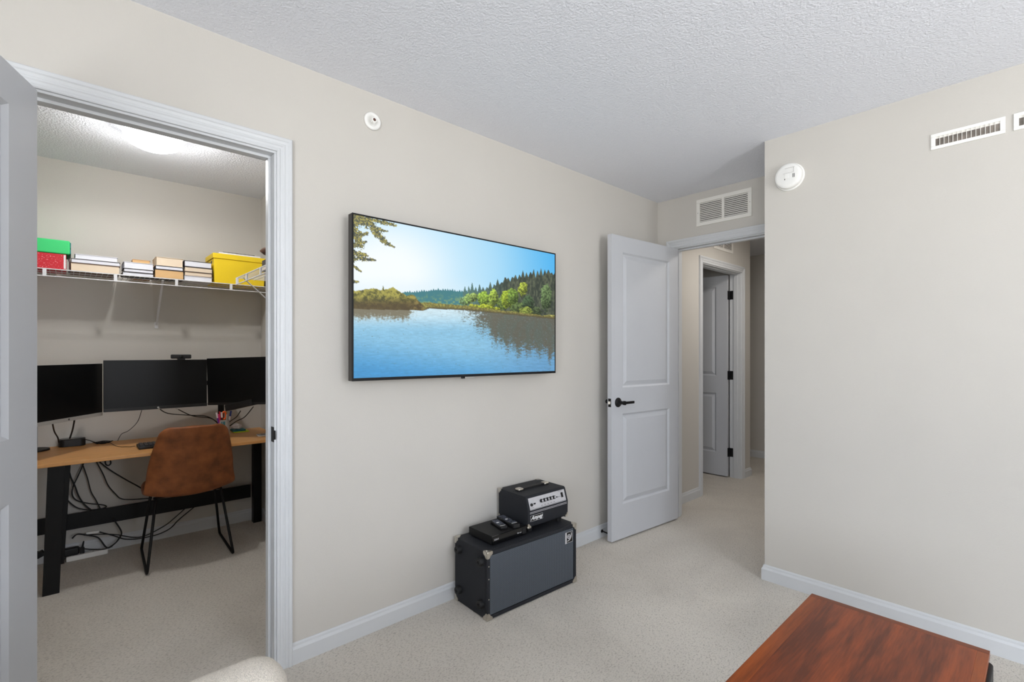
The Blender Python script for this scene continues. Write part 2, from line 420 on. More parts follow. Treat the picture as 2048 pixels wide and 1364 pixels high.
# baseboards: profile (out from the wall, height)
BP = [(0, 0), (0.013, 0), (0.013, 0.060), (0.010, 0.066), (0.0075, 0.070), (0.0065, 0.078), (0.003, 0.084), (0, 0.084)]
def base(name, runs):
    """runs: list of polylines [(x, y), ...] with the room on the LEFT of the direction of travel; mitred corners."""
    mb = MB()
    for pts in runs:
        P = [Vector((x, y)) for x, y in pts]; rings = []
        for i, p in enumerate(P):
            d0 = (P[i] - P[i - 1]).normalized() if i > 0 else (P[1] - P[0]).normalized()
            d1 = (P[i + 1] - P[i]).normalized() if i < len(P) - 1 else d0
            n0 = Vector((-d0.y, d0.x)); n1 = Vector((-d1.y, d1.x)); m_ = (n0 + n1); m_ = m_ / max(0.2, (1 + n0.dot(n1)))
            rings.append([mb.b.verts.new((p.x + m_.x * u, p.y + m_.y * u, h)) for u, h in BP])
        for A, B in zip(rings, rings[1:]):
            for k in range(len(BP)): mb.b.faces.new((A[k], A[(k + 1) % len(BP)], B[(k + 1) % len(BP)], B[k]))
        mb.b.faces.new(rings[0]); mb.b.faces.new(rings[-1][::-1])
    struct(name, mb, M['trim'])
CS = 0.057     # casing width
base('baseboard_left', [[(0, WC), (0, C1 + 0.008 + CS)], [(0, C0 - 0.008 - CS), (0, wy1), (3.98, wy1)]])
base('baseboard_right', [[(3.98, wy1), (3.98, WB), (1.0, WB), (1.0, WC), (B1 + 0.008 + CS, WC)]])
base('baseboard_hall', [[(0, D0 - 0.008 - CS), (0, WC + TH)], [(-2.0, 5.19), (0, 5.19), (0, D1 + 0.008 + CS)]])
base('baseboard_far', [[(1.12, 6.15), (-2.0, 6.15)]])
base('baseboard_closet', [[(-TH, CR), (CW, CR), (CW, -1.1)]])

# door linings and casings
CP = [(0, 0), (0, 0.009), (0.004, 0.011), (0.010, 0.011), (0.012, 0.0085), (0.020, 0.0095), (0.024, 0.012), (0.029, 0.012), (0.031, 0.0105), (0.040, 0.0135),
      (0.044, 0.0165), (0.054, 0.0165), (0.057, 0.014), (0.057, 0)]
def casing(name, a0, a1, top, to3):
    """Mitred frame of profile CP round an opening a0..a1 wide and top high; to3(a, z, t) places a point t proud of the wall."""
    mb = MB(); r = 0.008; corners = []
    for u, t in CP:
        e = u + r
        corners.append([to3(a0 - e, 0, t), to3(a0 - e, top + e, t), to3(a1 + e, top + e, t), to3(a1 + e, 0, t)])
    V = [[mb.b.verts.new(p) for p in c] for c in corners]; n = len(CP)
    for k in range(n):
        for s_ in range(3): mb.b.faces.new((V[k][s_], V[k][s_ + 1], V[(k + 1) % n][s_ + 1], V[(k + 1) % n][s_]))
    mb.b.faces.new([v[0] for v in V]); mb.b.faces.new([v[3] for v in V][::-1])
    struct(name, mb, M['trim'])
def lining(name, a0, a1, top, d0, d1, stop, to3):
    """Jambs, head and door stop; d is depth into the wall (0 at the room face)."""
    mb = MB()
    def bx(p0, p1, z0, z1, e0, e1):
        q = [to3(p0, z0, -e0), to3(p1, z1, -e1)]
        mb.box(tuple(min(q[0][i], q[1][i]) for i in range(3)), tuple(max(q[0][i], q[1][i]) for i in range(3)))
    bx(a0 - J, a0, 0, top, d0, d1); bx(a1, a1 + J, 0, top, d0, d1); bx(a0 - J, a1 + J, top, top + J, d0, d1)
    s0, s1 = stop
    bx(a0, a0 + 0.011, 0, top - 0.011, s0, s1); bx(a1 - 0.011, a1, 0, top - 0.011, s0, s1); bx(a0, a1, top - 0.011, top, s0, s1)
    struct(name, mb, M['trim'], bevel=0.0015)
toL = lambda a, z, t: (t, a, z)
casing('trim_1', C0, C1, DT, toL); lining('trim_2', C0, C1, DT, 0, TH, (0.040, 0.075), toL)
casing('trim_3', D0, D1, DT, toL); lining('trim_4', D0, D1, DT, 0, TH, (0.030, 0.068), toL)
toC = lambda a, z, t: (a, WC - t, z)
casing('trim_5', B0, B1, DT, toC); lining('trim_6', B0, B1, DT, 0, TH, (0.040, 0.075), toC)

# ------------------------------------------------------------------ doors
def leaf_mesh(w_, h, th, stile=0.112):
    """Two-panel leaf: x 0..w_, y -th..0, z 0..h, panels moulded on both faces."""
    mb = MB(); zs = [0, 0.229, 0.838, 1.013, h - 0.109, h]; xs = [0, stile, w_ - stile, w_]
    rings = [(0.0, 0.0), (0.003, 0.003), (0.011, 0.0110), (0.017, 0.0110), (0.041, 0.0025), (0.044, 0.0018)]
    for y, sg in ((0, -1), (-th, 1)):
        V = {(i, j): mb.b.verts.new((x, y, z)) for i, x in enumerate(xs) for j, z in enumerate(zs)}
        for i in range(3):
            for j in range(5):
                c = [V[i, j], V[i + 1, j], V[i + 1, j + 1], V[i, j + 1]]
                if i == 1 and j in (1, 3):
                    prev = c
                    for ins, dp in rings[1:]:
                        nx = [mb.b.verts.new((x, y + sg * dp, z)) for x, z in ((xs[1] + ins, zs[j] + ins), (xs[2] - ins, zs[j] + ins), (xs[2] - ins, zs[j + 1] - ins), (xs[1] + ins, zs[j + 1] - ins))]
                        for k in range(4): mb.b.faces.new((prev[k], prev[(k + 1) % 4], nx[(k + 1) % 4], nx[k]))
                        prev = nx
                    mb.b.faces.new(prev)
                else: mb.b.faces.new(c)
        if y == 0: F0 = V
        else: F1 = V
    for j in range(5):
        mb.b.faces.new((F0[0, j], F0[0, j + 1], F1[0, j + 1], F1[0, j])); mb.b.faces.new((F0[3, j], F0[3, j + 1], F1[3, j + 1], F1[3, j]))
    for i in range(3):
        mb.b.faces.new((F0[i, 0], F0[i + 1, 0], F1[i + 1, 0], F1[i, 0])); mb.b.faces.new((F0[i, 5], F0[i + 1, 5], F1[i + 1, 5], F1[i, 5]))
    return mb
def door(name, w_, pin, ang, side, zb=0.012, h=2.032, th=0.035, lever=True, stile=0.112):
    """pin: hinge corner (x, y); ang: direction the leaf runs in from the hinge; side: +1 when the leaf lies left of that line."""
    e = thing(name, '', '', (pin[0], pin[1], zb), ang, kind='structure')
    mb = leaf_mesh(w_, h, th, stile); mb.b.transform(Matrix.Translation((0.003, (0.005 + th) if side > 0 else -0.005, 0)))
    mb.build('door_leaf', M['door'], e, local=True)
    y0 = 0.005 if side > 0 else -0.005 - th; y1 = y0 + th; hx = w_ - 0.06; hz = 0.917
    if lever:
        hd = MB()
        hd.lathe([(0.0, 0), (0.032, 0), (0.032, 0.005), (0.026, 0.010), (0.012, 0.014), (0.011, 0.045), (0.014, 0.048), (0.014, 0.062), (0.0, 0.064)], (hx, y1, hz), 1, 24)
        hd.obox((hx + 0.004, y1 + 0.055, hz), (hx - 0.105, y1 + 0.050, hz), 0.010, 0.016)
        hd.build('door_handle', M['black_metal'], e, local=True, smooth=False, bevel=0.001)
        hd = MB()
        hd.lathe([(0.0, 0), (0.032, 0), (0.032, 0.005), (0.026, 0.010), (0.012, 0.014), (0.011, 0.045), (0.014, 0.048), (0.014, 0.062), (0.0, 0.064)], (hx, y0, hz), 1, 24, -1)
        hd.obox((hx + 0.004, y0 - 0.055, hz), (hx - 0.105, y0 - 0.050, hz), 0.010, 0.016)
        hd.build('door_handle', M['black_metal'], e, local=True, bevel=0.001)
        lp = MB().box((w_ + 0.0025, y0 + 0.006, hz - 0.028), (w_ + 0.0045, y1 - 0.006, hz + 0.028)).build('latch_plate', M['black_metal'], e, local=True, bevel=0.003)
        MB().prism([(w_ + 0.004, y1 - 0.010), (w_ + 0.004, y0 + 0.012), (w_ + 0.015, y0 + 0.014)], 2, hz - 0.009, hz + 0.009).build('latch_bolt', M['chrome'], e, local=True)
    for z in (0.24, 1.02, 1.83):
        hg = MB().tube([(0, 0, z - 0.045), (0, 0, z + 0.045)], 0.0055, 12)
        hg.box((0.0005, min(0, y0 if side > 0 else y1) if side > 0 else y1 - 0.030, z - 0.044), (0.0030, 0.030 if side > 0 else 0, z + 0.044))
        hg.build('hinge', M['black_metal'], e, local=True)
    return e
# closet door, swung out into the room past square
door('door_1', 0.702, (0.010, C0 + 0.002), math.radians(-20.0), 1, stile=0.148)
# bedroom door, folded back against the left wall
door('door_2', 0.762, (B0 - 0.004, WC - 0.010), math.radians(-94.0), 1)
# door down the hall, swung into the room off it
d3 = door('door_3', 0.762, (-TH - 0.006, D1 - 0.003), math.radians(180 + 1.0), 1, lever=False)
# hinge leaves let into the jamb of the hall door
for z in (0.252, 1.032, 1.842):
    MB().box((-TH, D1 - 0.002, z - 0.044), (-TH + 0.034, D1 + 0.0005, z + 0.044)).build('hinge_plate', M['black_metal'], d3, bevel=0.004)
MB().box((-0.036, C1 - 0.0015, 0.905), (-0.002, C1 + 0.001, 0.965)).prism([(C1 - 0.0015, 0.917), (C1 + 0.0025, 0.917), (C1 + 0.0025, 0.953), (C1 - 0.0015, 0.953)], 0, -0.004, 0.010).build('trim_7', M['black_metal'], kind='structure', bevel=0.002)

# ------------------------------------------------------------------ vents, detector, sprinkler, door stop
def grille_vent(name, label, cx, cz, W_, H_, n, to3, group):
    e = thing(name, label, 'vent', to3(cx, cz, 0), group=group)
    def bx(mb, p0, p1, z0, z1, t0, t1):
        q = [to3(p0, z0, t0), to3(p1, z1, t1)]
        mb.box(tuple(min(q[0][i], q[1][i]) for i in range(3)), tuple(max(q[0][i], q[1][i]) for i in range(3)))
    fr = 0.026; x0, x1, z0, z1 = cx - W_ / 2, cx + W_ / 2, cz - H_ / 2, cz + H_ / 2
    mb = MB()
    bx(mb, x0, x1, z0, z0 + fr, 0, 0.007); bx(mb, x0, x1, z1 - fr, z1, 0, 0.007)
    bx(mb, x0, x0 + fr, z0 + fr, z1 - fr, 0, 0.007); bx(mb, x1 - fr, x1, z0 + fr, z1 - fr, 0, 0.007); bx(mb, cx - 0.009, cx + 0.009, z0 + fr, z1 - fr, 0, 0.007)
    mb.build('vent_frame', M['vent_white'], e, bevel=0.0012)
    mb = MB(); bx(mb, x0 + fr, x1 - fr, z0 + fr, z1 - fr, 0.0002, 0.001); mb.build('vent_opening', M['duct'], e)
    mb = MB(); hh = (H_ - 2 * fr) / n
    for i in range(n):
        zc = z0 + fr + hh * (i + 0.5)
        for a, b in ((x0 + fr, cx - 0.009), (cx + 0.009, x1 - fr)):
            V = [to3(a, zc + hh * 0.42, 0.0012), to3(b, zc + hh * 0.42, 0.0012), to3(b, zc - hh * 0.22, 0.0066), to3(a, zc - hh * 0.22, 0.0066),
                 to3(a, zc + hh * 0.30, 0.0012), to3(b, zc + hh * 0.30, 0.0012), to3(b, zc - hh * 0.36, 0.0066), to3(a, zc - hh * 0.36, 0.0066)]
            mb.poly(V, [(0, 1, 2, 3), (7, 6, 5, 4), (0, 4, 5, 1), (3, 2, 6, 7), (0, 3, 7, 4), (1, 5, 6, 2)])
    mb.build('louvre_blades', M['vent_white'], e)
    for sx in (x0 + 0.012, x1 - 0.012):
        mb = MB(); q = to3(sx, cz, 0.007); ax = 0 if abs(to3(0, 0, 1)[0] - to3(0, 0, 0)[0]) > 0.5 else 1
        mb.lathe([(0.0035, 0), (0.003, 0.001)], q, ax, 10, 1 if ax == 0 else -1)
        mb.build('screw', M['silver'], e)
grille_vent('return_air_vent', 'white louvred return air vent above the bedroom doorway', 0.517, 2.283, 0.392, 0.194, 11, toC, None)
grille_vent('return_air_vent', 'smaller looking white louvred vent above the far hall door, seen through the doorway', 4.57, 2.315, 0.41, 0.194, 11, toL, None)
toB = lambda a, z, t: (a, WB - t, z)
def supply(label, x0, x1, z0, z1):
    e = thing('supply_air_register', label, 'vent', toB((x0 + x1) / 2, (z0 + z1) / 2, 0))
    fr = 0.0145; fx = 0.016; mb = MB()
    for a, b, c, d in ((x0, x1, z0, z0 + fr), (x0, x1, z1 - fr, z1), (x0, x0 + fx, z0 + fr, z1 - fr), (x1 - fx, x1, z0 + fr, z1 - fr)):
        mb.box((a, WB - 0.006, c), (b, WB - 0.0002, d))
    mb.build('vent_frame', M['plastic_white'], e, bevel=0.0015)
    MB().box((x0 + fx, WB - 0.0012, z0 + fr), (x1 - fx, WB - 0.0002, z1 - fr)).build('vent_duct', M['steel_duct'], e)
    mb = MB(); n = 13
    for i in range(1, n + 1):
        x = x0 + fx + (x1 - x0 - 2 * fx) * i / (n + 1)
        mb.box((x - 0.0009, WB - 0.0055, z0 + fr), (x + 0.0009, WB - 0.001, z1 - fr))
    mb.box((x0 + fx, WB - 0.002, (z0 + z1) / 2 + 0.012), (x1 - fx, WB - 0.001, z1 - fr))
    mb.build('vent_blades', M['vent_white'], e)
supply('narrow white slotted register wholly in view high on the right wall', 1.707, 1.943, 2.168, 2.237)
supply('narrow white wall register cut off by the right edge of the photo', 1.966, 2.202, 2.169, 2.238)

sx, sz = 1.129, 2.202
e = thing('smoke_detector', 'round white smoke detector on the right wall near its corner', 'smoke detector', (sx, WB, sz))
MB().lathe([(0, 0), (0.072, 0), (0.072, 0.006), (0.068, 0.008)], (sx, WB, sz), 1, 48, -1).build('mounting_plate', M['plastic_white'], e, bevel=0.001)
MB().lathe([(0.064, 0.008), (0.066, 0.012), (0.066, 0.030), (0.062, 0.036), (0.050, 0.039), (0.0, 0.041)], (sx, WB, sz), 1, 48, -1).build('detector_body', M['plastic_white'], e, smooth=True)
mb = MB()
for dx in (0.026, 0.032): MB().box((sx + dx, WB - 0.0415, sz - 0.016), (sx + dx + 0.0022, WB - 0.0385, sz + 0.004)).build('sound_slot', M['dark_ink'], e)
MB().box((sx - 0.014, WB - 0.0415, sz - 0.022), (sx - 0.011, WB - 0.039, sz - 0.015)).build('indicator_light', M['dark_ink'], e)
mb = MB()
for a, b, c, d in ((-0.022, 0.030, 0.012, 0.0128), (-0.012, 0.034, 0.038, 0.0388), (0.030, 0.0308, 0.012, 0.038)): mb.box((sx + a, WB - 0.0413, sz + c), (sx + b, WB - 0.0385, sz + d))
mb.build('battery_door_seam', M['silver'], e)
MB().box((sx - 0.012, WB - 0.0418, sz - 0.014), (sx + 0.006, WB - 0.039, sz + 0.010)).build('test_button', M['plastic_white'], e, bevel=0.002)

py_, pz_ = 1.020, 2.307
e = thing('sprinkler_cover', 'small white round sprinkler fitting high on the left wall above the television', 'sprinkler', (0, py_, pz_))
MB().lathe([(0.0, 0.001), (0.018, 0.001), (0.020, 0.004), (0.024, 0.010), (0.034, 0.012), (0.0395, 0.008), (0.040, 0)], (0, py_, pz_), 0, 40).build('cup', M['plastic_white'], e, smooth=True)
mb = MB().lathe([(0, 0.002), (0.007, 0.002), (0.007, 0.020), (0.012, 0.022), (0.012, 0.024), (0, 0.024)], (0, py_, pz_), 0, 20)
mb.box((0.012, py_ - 0.002, pz_ - 0.016), (0.020, py_ + 0.002, pz_ + 0.016))
mb.build('sprinkler_head', M['plastic_white'], e)
MB().lathe([(0, 0.0245), (0.007, 0.0245), (0.004, 0.0255), (0, 0.026)], (0, py_, pz_), 0, 10).build('sprinkler_nozzle', mat('rust_brown', (92, 60, 50), 0.6, var=0.3), e)
mb = MB().tube([(0.013, 2.695, 0.044), (0.016, 2.695, 0.044)], 0.011, 16).tube([(0.016, 2.695, 0.044), (0.080, 2.695, 0.040)], 0.0045, 12).tube([(0.080, 2.695, 0.040), (0.090, 2.695, 0.0395)], 0.008, 12)
tag(mb.build('door_stop', M['black_metal'], origin=(0.013, 2.695, 0.044)), 'small black door stop sticking out of the baseboard behind the open bedroom door', 'door stop')

# ------------------------------------------------------------------ television and its picture
ty0, ty1, tz0, tz1 = 0.888, 2.152, 1.139, 1.852; tx0, tx1 = 0.045, 0.085
tv = thing('wall_television', 'large flat television on the left wall showing a lake and forest', 'television', (0, (ty0 + ty1) / 2, tz0))
mb = MB().box((tx0, ty0, tz0), (tx1 - 0.004, ty1, tz1)); mb.build('housing', M['frame_dark'], tv, bevel=0.002)
bz = 0.007; bb = 0.013
mb = MB()
mb.box((tx1 - 0.004, ty0, tz0), (tx1, ty1, tz0 + bb)); mb.box((tx1 - 0.004, ty0, tz1 - bz), (tx1, ty1, tz1)); mb.box((tx1 - 0.004, ty0, tz0 + bb), (tx1, ty0 + bz, tz1 - bz)); mb.box((tx1 - 0.004, ty1 - bz, tz0 + bb), (tx1, ty1, tz1 - bz))
mb.build('bezel', M['black_metal'], tv, bevel=0.0008)
MB().box((0.0, 1.25, 1.32), (tx0, 1.79, 1.68)).build('wall_bracket', M['black_metal'], tv)
ty_m = at(942, 752, 0, tx1)[1]
MB().box((tx1 - 0.012, ty_m - 0.035, tz0 - 0.008), (tx1 - 0.002, ty_m + 0.03, tz0)).build('sensor_tab', M['silver'], tv, bevel=0.002)
MB().box((tx1 - 0.012, ty_m - 0.055, tz0 - 0.009), (tx1 - 0.001, ty_m - 0.036, tz0)).build('sensor_eye', M['black_gloss'], tv, bevel=0.002)

def smoothstep(a, b, x):
    t = np.clip((x - a) / (b - a), 0, 1); return t * t * (3 - 2 * t)
def vnoise(x, y, seed=0):
    xi = np.floor(x).astype(np.int64); yi = np.floor(y).astype(np.int64); xf = x - xi; yf = y - yi
    def h(a, b):
        n = (a * 374761393 + b * 668265263 + seed * 974711) & 0x7fffffff
        n = ((n ^ (n >> 13)) * 1274126177) & 0x7fffffff
        return ((n ^ (n >> 16)) & 0xffff) / 65535.0
    u = xf * xf * (3 - 2 * xf); v = yf * yf * (3 - 2 * yf)
    return (h(xi, yi) * (1 - u) + h(xi + 1, yi) * u) * (1 - v) + (h(xi, yi + 1) * (1 - u) + h(xi + 1, yi + 1) * u) * v
def fbm(x, y, seed=0, o=4):
    s = 0; a = 0.5
    for i in range(o): s = s + a * vnoise(x * 2 ** i, y * 2 ** i, seed + i * 17); a *= 0.5
    return s / (1 - 0.5 ** o)
def picture(X, Y):
    """Lake landscape; X, Y in a 1615 x 1364 drawing frame."""
    def col(c): return np.array(c, float).reshape(1, 1, 3)
    def mixc(A, B, t): return A * (1 - t[..., None]) + B * t[..., None]
    d = np.hypot((X - 330) * 0.85, (Y - 540) * 1.0)
    a = smoothstep(120, 620, d); b = smoothstep(520, 1230, d)
    img = mixc(col((246, 252, 255)) + 0 * X[..., None], col((184, 226, 249)), a); img = mixc(img, col((60, 170, 236)), b)
    img = mixc(img, col((224, 240, 248)), 0.5 * smoothstep(520, 660, Y) * (1 - smoothstep(700, 1200, X)))
    # shore lines
    shore = np.interp(X, [60, 300, 600, 640, 900, 1230, 1560], [778, 786, 792, 778, 790, 822, 856]) + 3 * fbm(X / 30, X * 0, 5)
    # far hills
    def spires(per, amp, seed):
        c = X / per; f = np.abs(c - np.floor(c) - 0.5) * 2; hgt = vnoise(np.floor(c), np.floor(c) * 0 + 3, seed)
        return amp * (1 - f) * (0.35 + hgt)
    top = np.interp(X, [420, 460, 520, 600, 700, 850, 900, 1000, 1560], [690, 668, 668, 664, 648, 662, 668, 660, 650]) - spires(17, 14, 3) - 6 * vnoise(X / 40, X * 0, 2)
    m = (Y > top) & (Y < shore) & (X > 400)
    n = fbm(X / 16, Y / 12, 9)
    c = mixc(col((70, 128, 136)) + 0 * n[..., None], col((128, 160, 120)), smoothstep(0.4, 0.75, n) * smoothstep(650, 740, Y)); img = np.where(m[..., None], c, img)
    # dark conifers on the right
    top = np.interp(X, [880, 1000, 1100, 1160, 1250, 1330, 1400, 1500, 1560], [680, 664, 634, 606, 578, 566, 558, 540, 545]) - spires(26, 40, 11) - spires(61, 26, 12)
    m = (Y > top) & (Y < shore) & (X > 880)
    n = fbm(X / 9, Y / 22, 21)
    c = mixc(col((58, 66, 58)) + 0 * n[..., None], col((98, 104, 84)), smoothstep(0.3, 0.8, n)); c = mixc(c, col((96, 136, 132)), 0.8 * (1 - smoothstep(880, 1260, X))); img = np.where(m[..., None], c, img)
    # broadleaf trees
    for (bx, by, rx, ry, cc, sd) in ((890, 730, 34, 30, (130, 160, 110), 46), (1075, 730, 50, 44, (140, 160, 70), 47), (1165, 740, 40, 50, (120, 140, 66), 48), (1270, 770, 60, 40, (96, 112, 64), 49), (1390, 800, 60, 34, (84, 96, 64), 51), (920, 712, 30, 40, (146, 172, 96), 31), (960, 700, 30, 34, (150, 170, 92), 32), (1030, 706, 40, 50, (150, 178, 66), 33), (1105, 700, 34, 56, (156, 176, 70), 34),
                                     (1200, 708, 46, 66, (158, 176, 52), 35), (1240, 690, 40, 56, (120, 146, 60), 36), (1312, 640, 34, 52, (166, 176, 66), 37), (1350, 740, 40, 60, (70, 88, 60), 38),
                                     (1480, 700, 40, 92, (104, 124, 80), 39), (1335, 800, 48, 34, (140, 150, 66), 40), (1500, 838, 50, 14, (160, 152, 84), 41), (1130, 784, 20, 18, (168, 172, 52), 42),
                                     (960, 772, 44, 26, (160, 160, 56), 43), (1050, 772, 62, 26, (166, 174, 50), 44), (1250, 812, 34, 16, (130, 132, 70), 45)):
        e_ = ((X - bx) / rx) ** 2 + ((Y - by) / ry) ** 2 + (fbm(X / 12, Y / 12, sd) - 0.5) * 1.4
        n = fbm(X / 8, Y / 8, sd + 50); lit = np.clip(0.72 + (n - 0.45) * 1.3 + (fbm(X / 3.5, Y / 3.5, sd + 9) - 0.5) * 0.5 - 0.28 * (X - bx) / rx * 0.6 - 0.30 * (Y - by) / ry, 0.38, 1.2)
        c = np.clip(col(cc) * lit[..., None] + col((4, 8, 6)), 0, 255); img = np.where(((e_ < 1) & (Y < shore + 2))[..., None], c, img)
    # reed bank
    top = np.interp(X, [560, 640, 760, 900, 1000, 1250, 1560], [744, 740, 752, 764, 776, 808, 846]) - 10 * fbm(X / 18, X * 0, 60)
    m = (Y > top) & (Y < shore + 2) & (X > 560); n = fbm(X / 7, Y / 7, 61)
    c = mixc(col((112, 106, 62)) + 0 * n[..., None], col((170, 164, 84)), smoothstep(0.25, 0.8, n)); c = mixc(c, col((92, 84, 62)), smoothstep(-22, 0, Y - shore)); img = np.where(m[..., None], c, img)
    # left bank of bushes
    top = np.interp(X, [60, 120, 200, 240, 300, 380, 430, 470, 530, 560, 600, 604], [650, 655, 640, 632, 652, 632, 662, 690, 684, 724, 762, 800]) - 16 * (fbm(X / 22, X * 0, 70) - 0.3)
    top = np.minimum(top, np.where(np.abs(X - 310) < 8, 610 + np.abs(X - 310) * 5, 2000))
    m = (Y > top) & (Y < shore) & (X < 604); n = 0.6 * fbm(X / 26, Y / 20, 71) + 0.4 * fbm(X / 6, Y / 6, 72)
    c = mixc(col((84, 84, 50)) + 0 * n[..., None], col((176, 168, 84)), smoothstep(0.36, 0.68, n + 0.10 * (1 - smoothstep(0, 60, Y - top)))); c = mixc(c, col((86, 72, 50)), 0.85 * smoothstep(700, 780, Y + 30 * n)); c = mixc(c, col((170, 150, 90)), 0.5 * smoothstep(470, 560, X) * smoothstep(0.4, 0.6, n)); img = np.where(m[..., None], c, img)
    # water
    wet = Y >= shore
    g = mixc(col((206, 230, 240)) + 0 * X[..., None], col((140, 194, 224)), smoothstep(790, 960, Y)); g = mixc(g, col((72, 150, 206)), smoothstep(940, 1290, Y + (330 - X) * 0.12)); g = mixc(g, col((96, 148, 192)), 0.7 * smoothstep(900, 1500, X))
    rip = fbm(X / 34, Y / 4.5, 80); g = g * (1 + (rip - 0.5)[..., None] * 0.16)
    rr = fbm(X / 13, Y / 5, 81)
    lim = np.interp(X, [560, 760, 950, 1100, 1250, 1400, 1500, 1560], [800, 850, 940, 1060, 1120, 1150, 1190, 1200]) + 130 * (fbm(X / 26, X * 0, 84) - 0.5)
    dens = (1 - smoothstep(-170, 50, Y - lim)) * smoothstep(640, 1180, X + (fbm(X / 60, Y / 30, 82) - 0.5) * 200)
    r3 = fbm(X / 7, Y / 2.6, 87); k = smoothstep(0.22, 0.80, dens * 1.15 + (rr - 0.5) * 1.0 + (r3 - 0.5) * 0.9 - 0.06)
    g = mixc(g, mixc(col((92, 94, 80)) + 0 * X[..., None], col((96, 90, 74)), smoothstep(0.3, 0.7, fbm(X / 30, Y / 60, 83))), k * 0.90); g = mixc(g, col((150, 190, 205)), 0.25 * smoothstep(0.62, 0.8, r3) * smoothstep(0.4, 0.9, k))
    dens = (1 - smoothstep(810, 930, Y + 40 * fbm(X / 26, X * 0, 85))) * (1 - smoothstep(460, 570, X)); k = smoothstep(0.2, 0.85, dens * 1.1 + (rr - 0.5) * 0.9 + (fbm(X / 8, Y / 30, 88) - 0.5) * 0.7 - 0.05)
    g = mixc(g, col((118, 108, 84)), k * 0.88)
    img = np.where(wet[..., None], g, img)
    # overhanging branches, top left
    mk = np.zeros_like(X)
    for i, (x0, y0, x1, y1, r0, r1) in enumerate(((80, 120, 190, 170, 62, 40), (80, 180, 150, 330, 60, 30), (90, 330, 190, 300, 28, 8), (85, 380, 200, 400, 34, 12), (150, 420, 255, 432, 24, 8), (85, 430, 130, 420, 26, 14),
                                                  (85, 470, 150, 512, 18, 8), (200, 130, 270, 250, 26, 34), (230, 200, 340, 225, 26, 8), (270, 240, 330, 310, 34, 20), (320, 300, 390, 338, 22, 7), (240, 145, 395, 182, 20, 14), (85, 590, 130, 585, 22, 10), (90, 250, 200, 240, 30, 14))):
        dx, dy = x1 - x0, y1 - y0; t = np.clip(((X - x0) * dx + (Y - y0) * dy) / (dx * dx + dy * dy), 0, 1); dd = np.hypot(X - x0 - t * dx, Y - y0 - t * dy)
        mk = np.maximum(mk, 1 - dd / (r0 + (r1 - r0) * t))
    n = fbm(X / 9, Y / 7, 90); m = (mk + (n - 0.5) * 1.5) > 0.22; n2 = fbm(X / 7, Y / 6, 95)
    c = mixc(col((80, 86, 78)) + 0 * n[..., None], col((190, 178, 96)), smoothstep(0.34, 0.74, n2)); img = np.where((m & (mk > 0))[..., None], c, img)
    return np.clip(img, 0, 255) / 255.0
def build_screen():
    NX, NY = 460, 260
    y0, y1, z0, z1 = ty0 + bz, ty1 - bz, tz0 + bb, tz1 - bz; X0 = tx1 - 0.0015
    ys = np.linspace(y0, y1, NX + 1); zs = np.linspace(z1, z0, NY + 1)
    Yg, Zg = np.meshgrid(ys, zs)
    co = np.stack([np.full(Yg.shape, X0), Yg, Zg], -1).reshape(-1, 3)
    # drawing frame of the picture, spread over the screen in perspective-free screen units
    d = co - CAM; Fv = np.array([-math.sin(YAW), math.cos(YAW), 0]); Rv = np.array([math.cos(YAW), math.sin(YAW), 0]); dep = d @ Fv
    U_ = (1024 + FPX * (d @ Rv) / dep - 680) * 3.589; V_ = (705.5 - FPX * d[:, 2] / dep - 400) * 3.589
    rgb = picture(U_.reshape(NY + 1, NX + 1), V_.reshape(NY + 1, NX + 1)).reshape(-1, 3)
    rgb = np.where(rgb <= 0.04045, rgb / 12.92, ((rgb + 0.055) / 1.055) ** 2.4)
    idx = np.arange((NX + 1) * (NY + 1)).reshape(NY + 1, NX + 1)
    fc = np.stack([idx[:-1, :-1], idx[1:, :-1], idx[1:, 1:], idx[:-1, 1:]], -1).reshape(-1, 4)
    me = bpy.data.meshes.new('screen')
    me.vertices.add(len(co)); me.vertices.foreach_set('co', (co - np.array(tv.location)).astype(np.float32).ravel())
    me.loops.add(fc.size); me.loops.foreach_set('vertex_index', fc.astype(np.int32).ravel())
    me.polygons.add(len(fc)); me.polygons.foreach_set('loop_start', np.arange(0, fc.size, 4, dtype=np.int32))
    me.update(calc_edges=True)
    at_ = me.color_attributes.new('picture', 'FLOAT_COLOR', 'POINT'); at_.data.foreach_set('color', np.concatenate([rgb, np.ones((len(rgb), 1))], 1).astype(np.float32).ravel())
    o = bpy.data.objects.new('screen', me); COL.objects.link(o); o.parent = tv; me.materials.append(M['tv'])
    o['label'] = 'lit screen with a lake and forest picture'
build_screen()

# ------------------------------------------------------------------ speaker cabinet, amplifier head, player, remotes
def corner_cap(mb, c, s, r=0.030, t=0.0022):
    """Metal corner on the box corner c; s: signs pointing outwards along x, y, z."""
    lobe = [(-0.001, -0.001), (r, -0.001), (r * 1.02, r * 0.30), (r * 0.80, r * 0.52), (r * 0.60, r * 0.60), (r * 0.52, r * 0.80), (r * 0.30, r * 1.02), (-0.001, r)]
    for ax in range(3):
        o = [i for i in range(3) if i != ax]
        pts = [(c[o[0]] - s[o[0]] * u, c[o[1]] - s[o[1]] * v) for u, v in lobe]
        a = c[ax] + s[ax] * t; b = c[ax] - s[ax] * 0.001
        mb.prism(pts, ax, a, b)
        q = list(c); q[ax] += s[ax] * t; q[o[0]] -= s[o[0]] * r * 0.55; q[o[1]] -= s[o[1]] * r * 0.25
        mb.lathe([(0.0032, -0.0005), (0.0024, 0.0012)], q, ax, 8, s[ax])
    sp = bmesh.ops.create_icosphere(mb.b, subdivisions=2, radius=0.0065, matrix=Matrix.Translation(Vector(c) - Vector(s) * 0.003))
CA = math.radians(-2.0)
